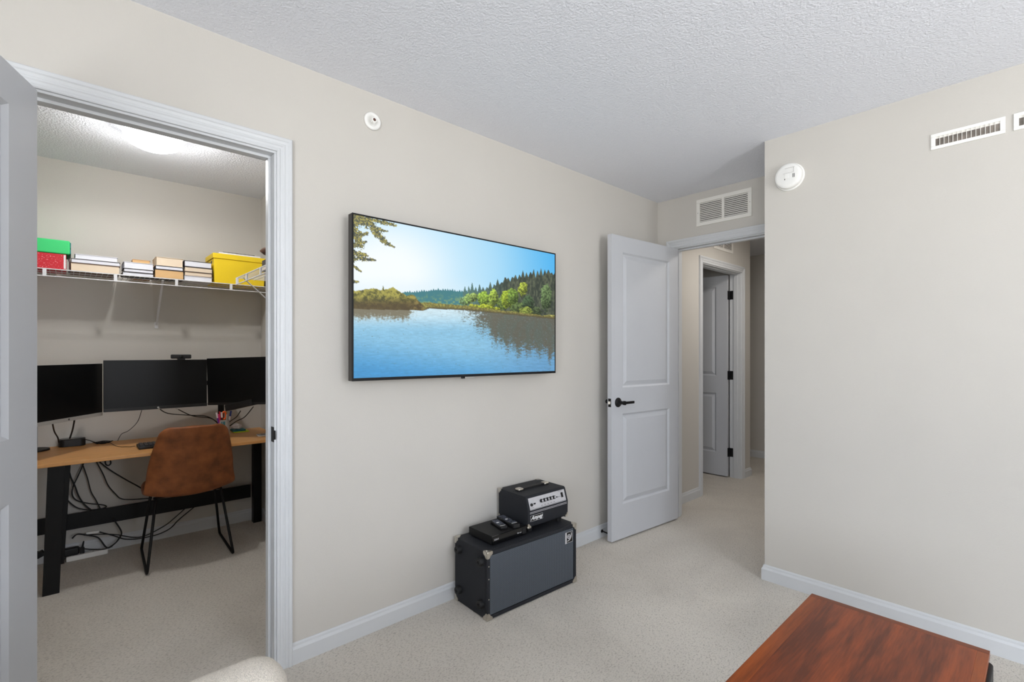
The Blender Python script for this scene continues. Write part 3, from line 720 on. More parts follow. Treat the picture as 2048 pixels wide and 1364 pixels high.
CH = 0.322; CWd = 0.615; CD = 0.272
cab = thing('speaker_cabinet', 'large black bass speaker cabinet on its side on the carpet by the left wall', 'speaker', (0.168, 1.766, 0.0), CA)
Lc = lambda x, y, z: (x, y, z)
x0, x1, y0, y1 = -CD / 2, CD / 2, -CWd / 2, CWd / 2; zb = 0.004
mb = MB()    # shell with a recessed front
mb.box((x0, y0, zb), (x1 - 0.016, y1, CH)); mb.box((x1 - 0.016, y0, zb), (x1, y1, zb + 0.017)); mb.box((x1 - 0.016, y0, CH - 0.017), (x1, y1, CH))
mb.box((x1 - 0.016, y0, zb + 0.017), (x1, y0 + 0.017, CH - 0.017)); mb.box((x1 - 0.016, y1 - 0.017, zb + 0.017), (x1, y1, CH - 0.017))
mb.build('cabinet_body', M['tolex'], cab, local=True, bevel=0.003)
MB().box((x1 - 0.016, y0 + 0.019, zb + 0.019), (x1 - 0.003, y1 - 0.019, CH - 0.019)).build('grille_cloth', M['grille'], cab, local=True, bevel=0.002)
for cx_ in (x0, x1):
    for cy_ in (y0, y1):
        for cz_ in (zb, CH):
            mb = MB(); corner_cap(mb, (cx_, cy_, cz_), (1 if cx_ > 0 else -1, 1 if cy_ > 0 else -1, 1 if cz_ > 0.1 else -1))
            mb.build('metal_corner', M['chrome'], cab, local=True)
for fx_ in (x0 + 0.045, x1 - 0.042):
    for fz_ in (0.068, CH - 0.052):
        MB().lathe([(0, 0), (0.021, 0), (0.019, 0.020), (0.017, 0.023), (0.007, 0.023), (0.006, 0.016), (0, 0.016)], (fx_, y0, fz_), 1, 24, -1).build('rubber_foot', M['black_rubber'], cab, local=True, bevel=0.001)
# emblem: plate with upright bar, ring, dot and sweeping tail
ly, lz, lw = y1 - 0.058, CH - 0.062, 0.058; lx = x1 - 0.003
pl = MB().box((lx, ly - lw / 2, lz - lw / 2), (lx + 0.002, ly + lw / 2, lz + lw / 2)).build('emblem_plate', M['black_gloss'], cab, local=True, bevel=0.001)
mb = MB(); X_ = lx + 0.0022
mb.box((lx + 0.001, ly - lw / 2, lz - lw / 2 - 0.002), (lx + 0.003, ly - lw / 2 + 0.012, lz + lw / 2))
def arc(mb, cy, cz, r0, r1, a0, a1, n=24, grow=0.0):
    V = []; F = []
    for i in range(n + 1):
        t = i / n; a = a0 + (a1 - a0) * t; ra, rb = r0 - grow * math.sin(PI * t), r1 + grow * 0
        V += [(X_, cy + ra * math.cos(a), cz + ra * math.sin(a)), (X_, cy + rb * math.cos(a), cz + rb * math.sin(a)), (X_ + 0.001, cy + ra * math.cos(a), cz + ra * math.sin(a)), (X_ + 0.001, cy + rb * math.cos(a), cz + rb * math.sin(a))]
        if i < n:
            k = 4 * i; F += [(k, k + 1, k + 5, k + 4), (k + 2, k + 6, k + 7, k + 3), (k, k + 4, k + 6, k + 2), (k + 1, k + 3, k + 7, k + 5)]
    mb.poly(V, F)
arc(mb, ly - 0.001, lz + 0.004, 0.0080, 0.0125, 0, 2 * PI, 32); arc(mb, ly - 0.001, lz + 0.004, 0.0, 0.0048, 0, 2 * PI, 20)
arc(mb, ly - 0.0115, lz + 0.012, 0.0285, 0.0330, math.radians(-92), math.radians(22), 28, 0.0012)
for a, b, c, d in ((-lw / 2, lw / 2, lw / 2 - 0.0014, lw / 2), (-lw / 2, lw / 2, -lw / 2, -lw / 2 + 0.0014), (lw / 2 - 0.0014, lw / 2, -lw / 2, lw / 2)): mb.box((lx + 0.001, ly + a, lz + c), (lx + 0.003, ly + b, lz + d))
mb.build('emblem', M['silver_panel'], cab, local=True)
mb = MB()
for z_ in (0.255, 0.195, 0.10): MB().lathe([(0.003, 0), (0.002, 0.0015)], (x1, y0 + 0.009, z_), 0, 8).build('screw', M['chrome'], cab, local=True)

hd = thing('amplifier_head', 'small black bass amplifier head with silver knob panel, standing on the speaker cabinet', 'amplifier', (0.138, 1.912, CH), math.radians(-1.0))
HW = 0.305; hy0, hy1 = -HW / 2, HW / 2; hz0 = 0.030; hz1 = 0.190; hx0 = -0.118; hx1 = 0.118
prof = [(hx0, hz0), (hx1 - 0.006, hz0), (hx1, hz0 + 0.006), (hx1 + 0.002, hz0 + 0.085), (hx1 - 0.020, hz1 - 0.006), (hx1 - 0.028, hz1), (hx0, hz1)]
mb = MB(); mb.prism(prof, 1, hy0, hy1)
mb.build('amplifier_body', M['tolex'], hd, local=True, bevel=0.003)
def on_slant(v, lift=0.0):     # v: 0 at the knee, 1 at the top of the slanted front
    a = Vector((hx1 + 0.002, 0, hz0 + 0.085)); b = Vector((hx1 - 0.020, 0, hz1 - 0.006)); n = Vector((b.z - a.z, 0, a.x - b.x)).normalized()
    return a + (b - a) * v + n * lift
def slab(mb, ya, yb, va, vb, l0, l1):
    V = []
    for l in (l0, l1):
        for y, v in ((ya, va), (yb, va), (yb, vb), (ya, vb)):
            p = on_slant(v, l); V.append((p.x, y, p.z))
    mb.poly(V, [(0, 3, 2, 1), (4, 5, 6, 7), (0, 1, 5, 4), (1, 2, 6, 5), (2, 3, 7, 6), (3, 0, 4, 7)])
mb = MB(); slab(mb, hy0 + 0.016, hy1 - 0.016, 0.06, 0.90, 0, 0.0022); mb.build('control_panel', M['silver_panel'], hd, local=True)
mb = MB()
for k in range(5):
    y = -0.050 + k * 0.0235; p = on_slant(0.52, 0.002); n = (on_slant(0.5, 1) - on_slant(0.5, 0)); q = p + n * 0.014
    mb = MB(); mb.tube([(p.x, y, p.z), (q.x, y, q.z)], [0.0095, 0.008], 20); kb = mb.build('knob', M['black_plastic'], hd, local=True, bevel=0.001)
    q2 = q + n * 0.0006; mb = MB(); mb.tube([(q.x, y, q.z), (q2.x, y, q2.z)], 0.0055, 16); mb.build('knob_cap', M['silver_panel'], kb, origin=None, local=True)
mb = MB(); p = on_slant(0.42, 0.002); q = on_slant(0.42, 0.007); mb.tube([(p.x, hy0 + 0.030, p.z), (q.x, hy0 + 0.030, q.z)], 0.008, 16); mb.build('input_jack', M['black_plastic'], hd, local=True)
mb = MB(); slab(mb, hy0 + 0.046, hy0 + 0.060, 0.40, 0.50, 0.002, 0.004); mb.build('pad_switch', M['black_plastic'], hd, local=True)
for q_ in ((0.066, 0.074, 0.08), (0.081, 0.0845, 0.04), (0.092, 0.0955, 0.04)):
    mb = MB(); slab(mb, q_[0], q_[1], 0.44, 0.44 + q_[2], 0.002, 0.004); mb.build('output_jack' if q_[2] > 0.05 else 'indicator_light', M['black_plastic'], hd, local=True)
mb = MB(); slab(mb, 0.104, 0.118, 0.36, 0.72, 0.002, 0.005); mb.build('power_switch', M['black_gloss'], hd, local=True)
mb = MB()
for k in range(5):
    slab(mb, -0.056 + k * 0.0235, -0.044 + k * 0.0235, 0.19, 0.215, 0.002, 0.0026)
slab(mb, 0.085, 0.115, 0.84, 0.86, 0.002, 0.0026); slab(mb, hy0 + 0.022, hy0 + 0.045, 0.2, 0.22, 0.002, 0.0026); slab(mb, hy0 + 0.016, hy1 - 0.016, 0.09, 0.11, 0.002, 0.0026)
mb.build('panel_lettering', M['dark_ink'], hd, local=True)
X_f = hx1 + 0.001
mb = MB().box((X_f, hy0 + 0.012, hz0 + 0.078), (X_f + 0.003, hy1 - 0.012, hz0 + 0.080)); mb.box((X_f, hy0 + 0.012, hz0 + 0.072), (X_f + 0.003, hy1 - 0.012, hz0 + 0.0735)); mb.build('panel_piping', M['silver_panel'], hd, local=True)
MB().box((X_f - 0.002, hy0 + 0.012, hz0 + 0.012), (X_f + 0.0015, hy1 - 0.012, hz0 + 0.070)).build('front_grille', M['tolex'], hd, local=True, bevel=0.001)
ny0, ny1, nz0, nz1 = hy0 + 0.014, hy0 + 0.104, hz0 + 0.032, hz0 + 0.062
MB().box((X_f, ny0, nz0), (X_f + 0.0028, ny1, nz1)).build('name_plate', M['black_gloss'], hd, local=True)
mb = MB()
for a, b, c, d in ((ny0, ny1, nz0, nz0 + 0.0013), (ny0, ny1, nz1 - 0.0013, nz1), (ny0, ny0 + 0.0013, nz0, nz1), (ny1 - 0.0013, ny1, nz0, nz1)): mb.box((X_f + 0.002, a, c), (X_f + 0.0035, b, d))
mb.build('name_plate_rim', M['silver_panel'], hd, local=True)
Ph = PM[hd.name]
text_mesh('name_lettering', 'Ampeg', 0.028, M['white_ink'], hd, Ph @ frame_m((X_f + 0.0030, (ny0 + ny1) / 2, (nz0 + nz1) / 2 + 0.0015), (0, 1, 0), (0, 0, 1)), shear=0.45, bold=0.0007)
mb = MB(); HX = -0.008
mb.box((HX - 0.013, -0.085, hz1 + 0.006), (HX + 0.013, 0.085, hz1 + 0.012)); mb.build('carrying_handle', M['black_rubber'], hd, local=True, bevel=0.002)
for sgn in (-1, 1):
    MB().box((HX - 0.018, sgn * 0.098 - 0.018, hz1), (HX + 0.018, sgn * 0.098 + 0.018, hz1 + 0.014)).build('handle_end_cap', M['chrome'], hd, local=True, bevel=0.006, segs=3)
for cx_ in (hx0, hx1):
    for cy_ in (hy0, hy1):
        for cz_ in (hz0, hz1):
            if cx_ > 0 and cz_ > 0.1: continue
            mb = MB(); corner_cap(mb, (cx_, cy_, cz_), (1 if cx_ > 0 else -1, 1 if cy_ > 0 else -1, 1 if cz_ > 0.1 else -1), 0.022, 0.0018)
            mb.build('metal_corner', M['chrome'], hd, local=True)
for fx_ in (hx0 + 0.035, hx1 - 0.035):
    for fy_ in (hy0 + 0.04, hy1 - 0.04):
        MB().lathe([(0, 0), (0.015, 0), (0.018, 0.026), (0, 0.030)], (fx_, fy_, 0.001), 2, 20).build('rubber_foot', M['black_rubber'], hd, local=True)

bp = thing('disc_player', 'slim black disc player on the left half of the speaker cabinet', 'disc player', (0.156, 1.636, CH), math.radians(-0.5))
pw, pd = 0.225, 0.192; pz0, pz1 = 0.007, 0.046
MB().box((-pd / 2, -pw / 2, pz0), (pd / 2 - 0.008, pw / 2, pz1)).build('player_case', M['black_metal'], bp, local=True, bevel=0.0015)
MB().box((pd / 2 - 0.008, -pw / 2, pz0 - 0.001), (pd / 2, pw / 2, pz1)).build('front_panel', M['black_gloss'], bp, local=True, bevel=0.001)
for a in (-1, 1):
    for b in (-1, 1): MB().lathe([(0.010, 0.0005), (0.010, 0.008)], (a * 0.07, b * 0.09, 0), 2, 12).build('rubber_foot', M['black_rubber'], bp, local=True)
Pp = PM[bp.name]
text_mesh('maker_lettering', 'SONY', 0.011, M['silver_panel'], bp, Pp @ frame_m((pd / 2 + 0.0002, -pw / 2 + 0.024, 0.028), (0, 1, 0), (0, 0, 1)))
text_mesh('disc_lettering', 'Blu-ray', 0.010, M['silver_panel'], bp, Pp @ frame_m((pd / 2 + 0.0002, 0.062, 0.024), (0, 1, 0), (0, 0, 1)), shear=0.2)
MB().box((pd / 2 - 0.0002, 0.083, 0.012), (pd / 2 + 0.001, 0.110, 0.040)).build('disc_button', M['black_plastic'], bp, local=True)
def remote(label, p, q, wd, th, z, wide_end=False):
    p = Vector((p[0], p[1], z)); q = Vector((q[0], q[1], z)); d = q - p; L_ = d.length; ang = math.atan2(d.y, d.x)
    e = thing('remote_control', label, 'remote control', p, ang, group='remote controls on the disc player')
    MB().prism([(0, -wd * 0.42), (0.01, -wd / 2), (L_ - 0.008, -wd / 2), (L_, -wd * 0.40), (L_, wd * 0.40), (L_ - 0.008, wd / 2), (0.01, wd / 2), (0, wd * 0.42)], 2, 0.0005, th).build('remote_case', M['black_plastic'], e, local=True, bevel=0.003)
    mb = MB(); random.seed(int(L_ * 1e4)); rows = 13
    for r in range(rows):
        for c in range(4):
            x = 0.014 + r * (L_ - 0.045) / rows; y = -wd * 0.33 + c * wd * 0.22
            if random.random() < 0.85: mb.box((x, y - wd * 0.07, th), (x + 0.0045, y + wd * 0.07, th + 0.0016))
    mb.build('buttons', mat('grey_buttons', (84, 88, 100), 0.5, var=0.3, vscale=90), e, local=True)
    mb = MB(); mb.box((L_ * 0.42, -wd * 0.25, th), (L_ * 0.42 + 0.010, wd * 0.05, th + 0.002)); mb.build('white_button', M['white_ink'], e, local=True)
    MB().box((L_ * 0.84, -wd * 0.35, th), (L_ * 0.84 + 0.0018, wd * 0.35, th + 0.001)).build('white_stripe', M['white_ink'], e, local=True)
zr = CH + pz1
remote('short slim black remote control, the left of the two on the disc player', (0.094, 1.660), (0.212, 1.632), 0.043, 0.014, zr)
remote('long thick black remote control, the right of the two, beside the amplifier head', (0.078, 1.716), (0.244, 1.690), 0.044, 0.020, zr)

# ------------------------------------------------------------------ closet: ceiling lamp
lx_, ly_ = -1.115, 0.338
e = thing('ceiling_lamp', 'round white flush ceiling lamp, lit, in the closet', 'lamp', (lx_, ly_, H))
MB().lathe([(0, 0), (0.118, 0), (0.120, 0.012), (0.116, 0.026), (0.0, 0.026)], (lx_, ly_, H), 2, 48, -1).build('lamp_base', M['plastic_white'], e, smooth=False)
MB().lathe([(0.0, 0.026), (0.124, 0.027), (0.132, 0.040), (0.128, 0.058), (0.108, 0.080), (0.075, 0.096), (0.035, 0.104), (0.0, 0.105)], (lx_, ly_, H), 2, 48, -1).build('lamp_shade', M['lamp_glow'], e, smooth=True)

# ------------------------------------------------------------------ closet: wire shelves
SZ = 1.730
def wire_shelf(label, along, a0, a1, wall, front, brace_at, tabs, mapf):
    e = thing('wire_shelf', label, 'shelf', mapf((a0 + a1) / 2, wall, SZ - 0.03))
    def bar(mb, a, d, z, b, d2, z2, r): mb.tube([mapf(a, d, z), mapf(b, d2, z2)], r, 6)
    mb = MB(); n = int((a1 - a0) / 0.0254)
    for i in range(n + 1):
        a = a0 + (a1 - a0) * i / n; mb.tube([mapf(a, wall, SZ - 0.002), mapf(a, front, SZ - 0.002), mapf(a, front, SZ - 0.006)], 0.0013, 5)
    for f in (0.02, 0.35, 0.68): d = wall + (front - wall) * f; bar(mb, a0, d, SZ - 0.005, a1, d, SZ - 0.005, 0.0022)
    mb.build('wire_deck', M['wire'], e)
    mb = MB(); bar(mb, a0, front, SZ - 0.002, a1, front, SZ - 0.002, 0.0032); bar(mb, a0, front, SZ - 0.042, a1, front, SZ - 0.042, 0.0032)
    for a in tabs: p = Vector(mapf(a, front, SZ - 0.022)); q0 = Vector(mapf(a - 0.008, front - 0.0035 * (1 if front > wall else -1), SZ - 0.044)); q1 = Vector(mapf(a + 0.008, front + 0.004 * (1 if front > wall else -1), SZ)); mb.box(tuple(min(q0[i], q1[i]) for i in range(3)), tuple(max(q0[i], q1[i]) for i in range(3)))
    mb.build('front_rail', M['wire'], e)
    for b in brace_at:
        s_ = 1 if front > wall else -1
        mb = MB(); mb.obox(mapf(b, front - 0.006 * s_, SZ - 0.012), mapf(b, wall + 0.006 * s_, SZ - 0.282), 0.012, 0.005)
        q0 = mapf(b - 0.010, wall, SZ - 0.305); q1 = mapf(b + 0.010, wall + 0.003 * s_, SZ - 0.262); mb.box(tuple(min(q0[i], q1[i]) for i in range(3)), tuple(max(q0[i], q1[i]) for i in range(3)))
        mb.build('shelf_brace', M['wire'], e, bevel=0.001)
tabs = [at(px, 560, 0, -1.69)[1] for px in (89, 231, 353, 462)]
wire_shelf('long white wire shelf holding books across the closet back wall', 1, -1.09, CR, CW, -1.69, (0.445,), [tabs[0] - 0.55, tabs[0] - 0.28] + tabs, lambda a, d, z: (d, a, z))
wire_shelf('short white wire shelf on the closet right wall, its end nearest the yellow box', 0, -1.365, -0.25, CR, 0.785, (-1.24, -0.5), [-1.362, -1.34, -1.13, -0.85, -0.55], lambda a, d, z: (a, d, z))

# ------------------------------------------------------------------ things on the shelves
def book(label, x1, y0, y1, z0, z1, dep, cover, pages, spine='left', group=None, cat='book'):
    e = thing('book', label, cat, ((x1 - dep / 2), (y0 + y1) / 2, z0), group=group)
    t = 0.0028; mb = MB(); x0 = x1 - dep
    mb.box((x0, y0, z0), (x1, y1, z0 + t)); mb.box((x0, y0, z1 - t), (x1, y1, z1))
    if spine == 'left': mb.box((x0, y0, z0 + t), (x1, y0 + t, z1 - t))
    elif spine == 'right': mb.box((x0, y1 - t, z0 + t), (x1, y1, z1 - t))
    else: mb.box((x0, y0, z0 + t), (x0 + t, y1, z1 - t))
    mb.build('cover', M[cover], e, bevel=0.0008)
    ya = y0 + (t if spine == 'left' else 0.004); yb = y1 - (t if spine == 'right' else 0.004)
    MB().box((x0 + t + 0.001, ya, z0 + t), (x1 - 0.003, yb, z1 - t)).build('pages', M[pages], e)
    return e
FX = -1.705
def yy(px, x=FX): return at(px, 540, 0, x)[1]
G = 'books lying flat on the long wire shelf'
zs_ = SZ + 0.001
# red and green boxes at the left end
e = thing('storage_box', 'red marbled box under the green box on the wire shelf', 'box', (FX - 0.1, -0.18, zs_))
MB().box((FX - 0.2, -0.36, zs_), (FX, yy(132.5), zs_ + 0.088)).build('box_body', M['red_marble'], e, bevel=0.003)
MB().box((FX - 0.001, yy(127.5), zs_ + 0.006), (FX + 0.0008, yy(131.5), zs_ + 0.084)).build('label_strip', M['white_ink'], e)
e = thing('storage_box', 'bright green box lying on top of the red marbled box', 'box', (FX - 0.1, -0.18, zs_ + 0.089))
MB().box((FX - 0.21, -0.37, zs_ + 0.089), (FX + 0.004, yy(140), zs_ + 0.167)).build('box_body', M['green'], e, bevel=0.007, segs=3)
MB().box((FX - 0.19, yy(140), zs_ + 0.094), (FX - 0.004, yy(140) + 0.004, zs_ + 0.120)).box((FX - 0.19, yy(140), zs_ + 0.128), (FX - 0.004, yy(140) + 0.004, zs_ + 0.158)).build('end_flap', M['teal'], e, bevel=0.001)
b0 = book('dark-covered book stood behind the gap between red box and first book stack', FX - 0.06, yy(134) + 0.004, yy(140) + 0.002, zs_, zs_ + 0.075, 0.10, 'cover_dark', 'pages_white', 'right')
# stack 1
book('thick cream-paged book at the bottom of the leftmost book stack', FX, yy(141), yy(240), zs_, zs_ + 0.047, 0.21, 'cover_brown', 'pages_cream', 'left', G)
book('white-paged book with dark cover in the middle of the leftmost book stack', FX - 0.004, yy(142), yy(241), zs_ + 0.048, zs_ + 0.072, 0.20, 'cover_dark', 'pages_white', 'left', G)
book('thin all-white book on top of the leftmost book stack', FX - 0.008, yy(149), yy(236), zs_ + 0.073, zs_ + 0.101, 0.17, 'cover_white', 'pages_white', 'back', G)
# stack 2
book('thin white-paged book at the bottom of the second book stack from the left', FX, yy(245), yy(308), zs_, zs_ + 0.021, 0.15, 'cover_dark', 'pages_white', 'left', G)
book('white-paged book second from the bottom of the second book stack from the left', FX - 0.002, yy(247), yy(307), zs_ + 0.022, zs_ + 0.043, 0.15, 'cover_dark', 'pages_white', 'right', G)
book('thick pale paperback on top of the second book stack from the left', FX - 0.002, yy(247), yy(308), zs_ + 0.044, zs_ + 0.083, 0.15, 'cover_white', 'pages_white', 'back', G)
book('small tan book peeking out behind the second book stack from the left', -1.84, at(265, 522, 0, -1.84)[1], at(301, 522, 0, -1.84)[1], zs_, zs_ + 0.122, 0.09, 'cover_tan', 'pages_tan', 'left', G)
# stack 3
book('thick tan-paged book at the bottom of the third book stack from the left', FX + 0.002, yy(309), yy(367.5), zs_, zs_ + 0.055, 0.17, 'cover_dark', 'pages_tan', 'right', G)
book('thin white-paged book in the middle of the third book stack from the left', FX - 0.002, yy(311), yy(367), zs_ + 0.056, zs_ + 0.079, 0.17, 'cover_dark', 'pages_white', 'left', G)
book('thick beige paperback on top of the third book stack from the left', FX - 0.004, yy(312), yy(367), zs_ + 0.080, zs_ + 0.134, 0.17, 'pages_cream', 'pages_cream', 'back', G)
# stack 4
for i, (a, b, c, p, sp, t_) in enumerate(((0, .030, 'cover_white', 'pages_white', 'left', 'white-covered book at the bottom of the book stack touching the yellow box'),
                                          (.031, .057, 'cover_brown', 'pages_cream', 'right', 'cream-paged book second from the bottom beside the yellow box'),
                                          (.058, .090, 'cover_dark', 'pages_cream', 'right', 'cream-paged book second from the top beside the yellow box'),
                                          (.091, .130, 'cover_dark', 'pages_white', 'left', 'thick white-paged book with dark cover on top of the stack beside the yellow box'))):
    book(t_, FX - 0.002 * i, yy(369), yy(425) - 0.002 * (i % 2), zs_ + a, zs_ + b, 0.17, c, p, sp, G)
# yellow box with lid
e = thing('storage_box', 'large yellow lidded box at the right end of the long wire shelf', 'box', (FX - 0.12, 0.85, zs_))
yb0, yb1 = yy(427.5), CR - 0.05
MB().poly([(FX - 0.22, yb0 + 0.006, zs_), (FX - 0.006, yb0 + 0.006, zs_), (FX - 0.006, yb1 - 0.006, zs_), (FX - 0.22, yb1 - 0.006, zs_), (FX - 0.23, yb0, zs_ + 0.18), (FX, yb0, zs_ + 0.18), (FX, yb1, zs_ + 0.18), (FX - 0.23, yb1, zs_ + 0.18)],
          [(0, 3, 2, 1), (4, 5, 6, 7), (0, 1, 5, 4), (1, 2, 6, 5), (2, 3, 7, 6), (3, 0, 4, 7)])
mb = MB(); mb.poly([(FX - 0.22, yb0 + 0.006, zs_), (FX - 0.006, yb0 + 0.006, zs_), (FX - 0.006, yb1 - 0.006, zs_), (FX - 0.22, yb1 - 0.006, zs_), (FX - 0.23, yb0, zs_ + 0.165), (FX, yb0, zs_ + 0.165), (FX, yb1, zs_ + 0.165), (FX - 0.23, yb1, zs_ + 0.165)],
                   [(0, 3, 2, 1), (4, 5, 6, 7), (0, 1, 5, 4), (1, 2, 6, 5), (2, 3, 7, 6), (3, 0, 4, 7)])
mb.build('box_body', M['yellow'], e, bevel=0.002)
MB().box((FX - 0.236, yb0 - 0.006, zs_ + 0.165), (FX + 0.006, yb1 + 0.006, zs_ + 0.200)).build('box_lid', M['yellow'], e, bevel=0.003)
MB().box((FX - 0.09, yb0 - 0.0006, zs_ + 0.140), (FX - 0.055, yb0 + 0.006, zs_ + 0.155)).build('hand_hole', M['cover_dark'], e)
tag(MB().box((FX - 0.2, yb0 + 0.035, zs_ + 0.2005), (FX - 0.012, yb1 - 0.03, zs_ + 0.212)).build('paper_pile', M['pages_white'], origin=(FX - 0.1, 0.88, zs_ + 0.2005)), 'flat pile of white papers lying on the yellow box lid', 'papers')
tag(MB().box((FX - 0.19, yb0 + 0.06, zs_ + 0.2125), (FX - 0.03, yb1 - 0.06, zs_ + 0.219)).build('folder', M['black_gloss'], origin=(FX - 0.1, 0.88, zs_ + 0.2125), bevel=0.001), 'thin black folder on top of the papers on the yellow box', 'folder')
# things on the short shelf, mostly hidden by the door casing
G2 = 'things on the short wire shelf'
RX = -0.81
book('dark book at the bottom of the pile on the short side shelf', RX, 0.83, 1.07, zs_, zs_ + 0.030, 0.20, 'cover_dark', 'pages_cream', 'back', G2)
book('dark book in the middle of the pile on the short side shelf', RX, 0.835, 1.06, zs_ + 0.031, zs_ + 0.062, 0.20, 'cover_dark', 'pages_white', 'left', G2)
book('orange-covered book near the top of the pile on the short side shelf', RX - 0.04, 0.87, 1.06, zs_ + 0.063, zs_ + 0.092, 0.17, 'cover_orange', 'pages_cream', 'left', G2)
mb = MB(); mb.lathe([(0.0, 0), (0.07, 0.004), (0.088, 0.020), (0.075, 0.034), (0.03, 0.040), (0, 0.041)], (RX - 0.15, 0.900, zs_ + 0.093), 2, 28)
tag(mb.build('pouch', M['brown_suede'], origin=(RX - 0.15, 0.900, zs_ + 0.093), smooth=True), 'dark brown rounded pouch topping the pile on the short side shelf', 'pouch')

# ------------------------------------------------------------------ desk
DZ = 0.694; dx0, dx1 = -1.975, -1.362; dy0, dy1 = -0.42, CR - 0.012
desk = thing('desk', 'long bamboo-topped desk with black metal legs along the closet back wall', 'desk', (-1.66, 0.4, 0))
MB().box((dx0, dy0, DZ - 0.018), (dx1, dy1, DZ)).build('desktop', M['bamboo'], desk, bevel=0.002)
for ya, yb, nm in ((-0.096, -0.030, 1), (1.008, 1.074, 2)):
    MB().poly([], [])
    mb = MB(); V = []
    for (xb, xt) in ((-1.437, -1.40),): pass
    ln = 0.021 if nm == 1 else -0.004
    mb.poly([(-1.43, ya, 0), (-1.43, yb, 0), (-1.48, yb, 0), (-1.48, ya, 0), (-1.40, ya + ln, DZ - 0.018), (-1.40, yb + ln, DZ - 0.018), (-1.45, yb + ln, DZ - 0.018), (-1.45, ya + ln, DZ - 0.018)],
            [(0, 1, 2, 3), (7, 6, 5, 4), (0, 4, 5, 1), (1, 5, 6, 2), (2, 6, 7, 3), (3, 7, 4, 0)])
    mb.build('leg', M['black_metal'], desk, bevel=0.002)
    y2 = yb + 0.016 if nm == 1 else yb
    rl = 0.034 if nm == 1 else 0.0; zt = DZ - 0.018
    mb = MB(); mb.poly([(-1.895, ya + 0.01, 0), (-1.895, y2, 0), (-1.945, y2, 0), (-1.945, ya + 0.01, 0), (-1.895, ya + 0.01 + rl, zt), (-1.895, y2 + rl, zt), (-1.945, y2 + rl, zt), (-1.945, ya + 0.01 + rl, zt)],
            [(0, 1, 2, 3), (7, 6, 5, 4), (0, 4, 5, 1), (1, 5, 6, 2), (2, 6, 7, 3), (3, 7, 4, 0)]); mb.build('leg', M['black_metal'], desk, bevel=0.002)
    MB().box((-1.895, ya + 0.034, DZ - 0.058), (-1.45, yb, DZ - 0.018)).build('top_rail', M['black_metal'], desk)
MB().box((-1.940, -0.135, 0.186), (-1.930, 1.008, 0.280)).box((-1.945, -0.135, 0.186), (-1.935, 1.0, 0.280)).build('crossbar', M['black_metal'], desk, bevel=0.001)

# ------------------------------------------------------------------ monitors
def monitor(name, label, p, q, z0, z1, chin, chin_mat, th=0.028, logo=None, facing=1):
    """p, q: lower front corners left to right as seen from the front."""
    P_ = Vector((p[0], p[1], 0)); Q_ = Vector((q[0], q[1], 0)); d = (Q_ - P_).normalized(); L_ = (Q_ - P_).length; n = Vector((d.y, -d.x, 0))
    e = thing(name, label, 'monitor', ((P_.x + Q_.x) / 2, (P_.y + Q_.y) / 2, z0), math.atan2(d.y, d.x))
    # local frame: x along the screen, -y towards the viewer
    h = z1 - z0
    MB().box((-L_ / 2, 0.002, 0), (L_ / 2, th, h)).build('monitor_housing', M['black_plastic'] if chin_mat != 'silver' else M['silver'], e, local=True, bevel=0.002)
    MB().box((-L_ / 2 + 0.003, 0, chin), (L_ / 2 - 0.003, 0.003, h - 0.002)).build('screen', M['screen_off'], e, local=True)
    MB().box((-L_ / 2, 0, 0), (L_ / 2, 0.003, chin)).build('lower_bezel', M[chin_mat], e, local=True, bevel=0.0006)
    mb = MB().lathe([(0.0055, 0), (0.0055, 0.0008)], (0, 0, chin / 2), 1, 20, -1); mb.build('round_logo', M['dark_ink'] if chin_mat == 'silver' else M['silver'], e, local=True)
    return e
pr = Vector((-1.752, 0.157, 0)); dl = Vector((0.804, -0.595, 0)).normalized(); plft = pr + dl * 0.505
ml = monitor('monitor', 'left desk monitor with a silver lower bezel, angled inwards', plft, pr, 0.885, 1.197, 0.020, 'silver')
mb = MB(); c_ = (pr + plft) / 2; nb = Vector((-0.595, -0.804, 0))
bpt = at(100, 899, 2, DZ); bc = Vector((bpt.x, bpt.y - 0.075, DZ))
mb.lathe([(0, 0), (0.075, 0), (0.075, 0.010), (0.0, 0.012)], (bc.x, bc.y, DZ), 2, 32); mb.build('stand_base', M['black_plastic'], ml, bevel=0.001)
tp = c_ + nb * 0.03
mb = MB(); mb.obox((bc.x, bc.y, DZ + 0.01), (bc.x, bc.y, 0.90), 0.045, 0.03, (1, 0, 0)); mb.obox((bc.x, bc.y, 0.90), (tp.x, tp.y, 1.0), 0.05, 0.025); mb.build('stand_post', M['black_plastic'], ml, bevel=0.002)
mc = monitor('monitor', 'centre desk monitor, all black, with the webcam on top', (-1.70, 0.158), (-1.70, 0.686), 0.907, 1.215, 0.020, 'black_plastic')
ql = Vector((-1.694, 0.688, 0)); dr = Vector((0.341, 0.27, 0)).normalized(); qr = ql + dr * 0.50
mr = monitor('monitor', 'right desk monitor, black, cut off by the door casing', ql, qr, 0.912, 1.222, 0.016, 'black_plastic')
mr.rotation_euler = (0, -0.030, mr.rotation_euler[2]); mr.location.z += 0.0075
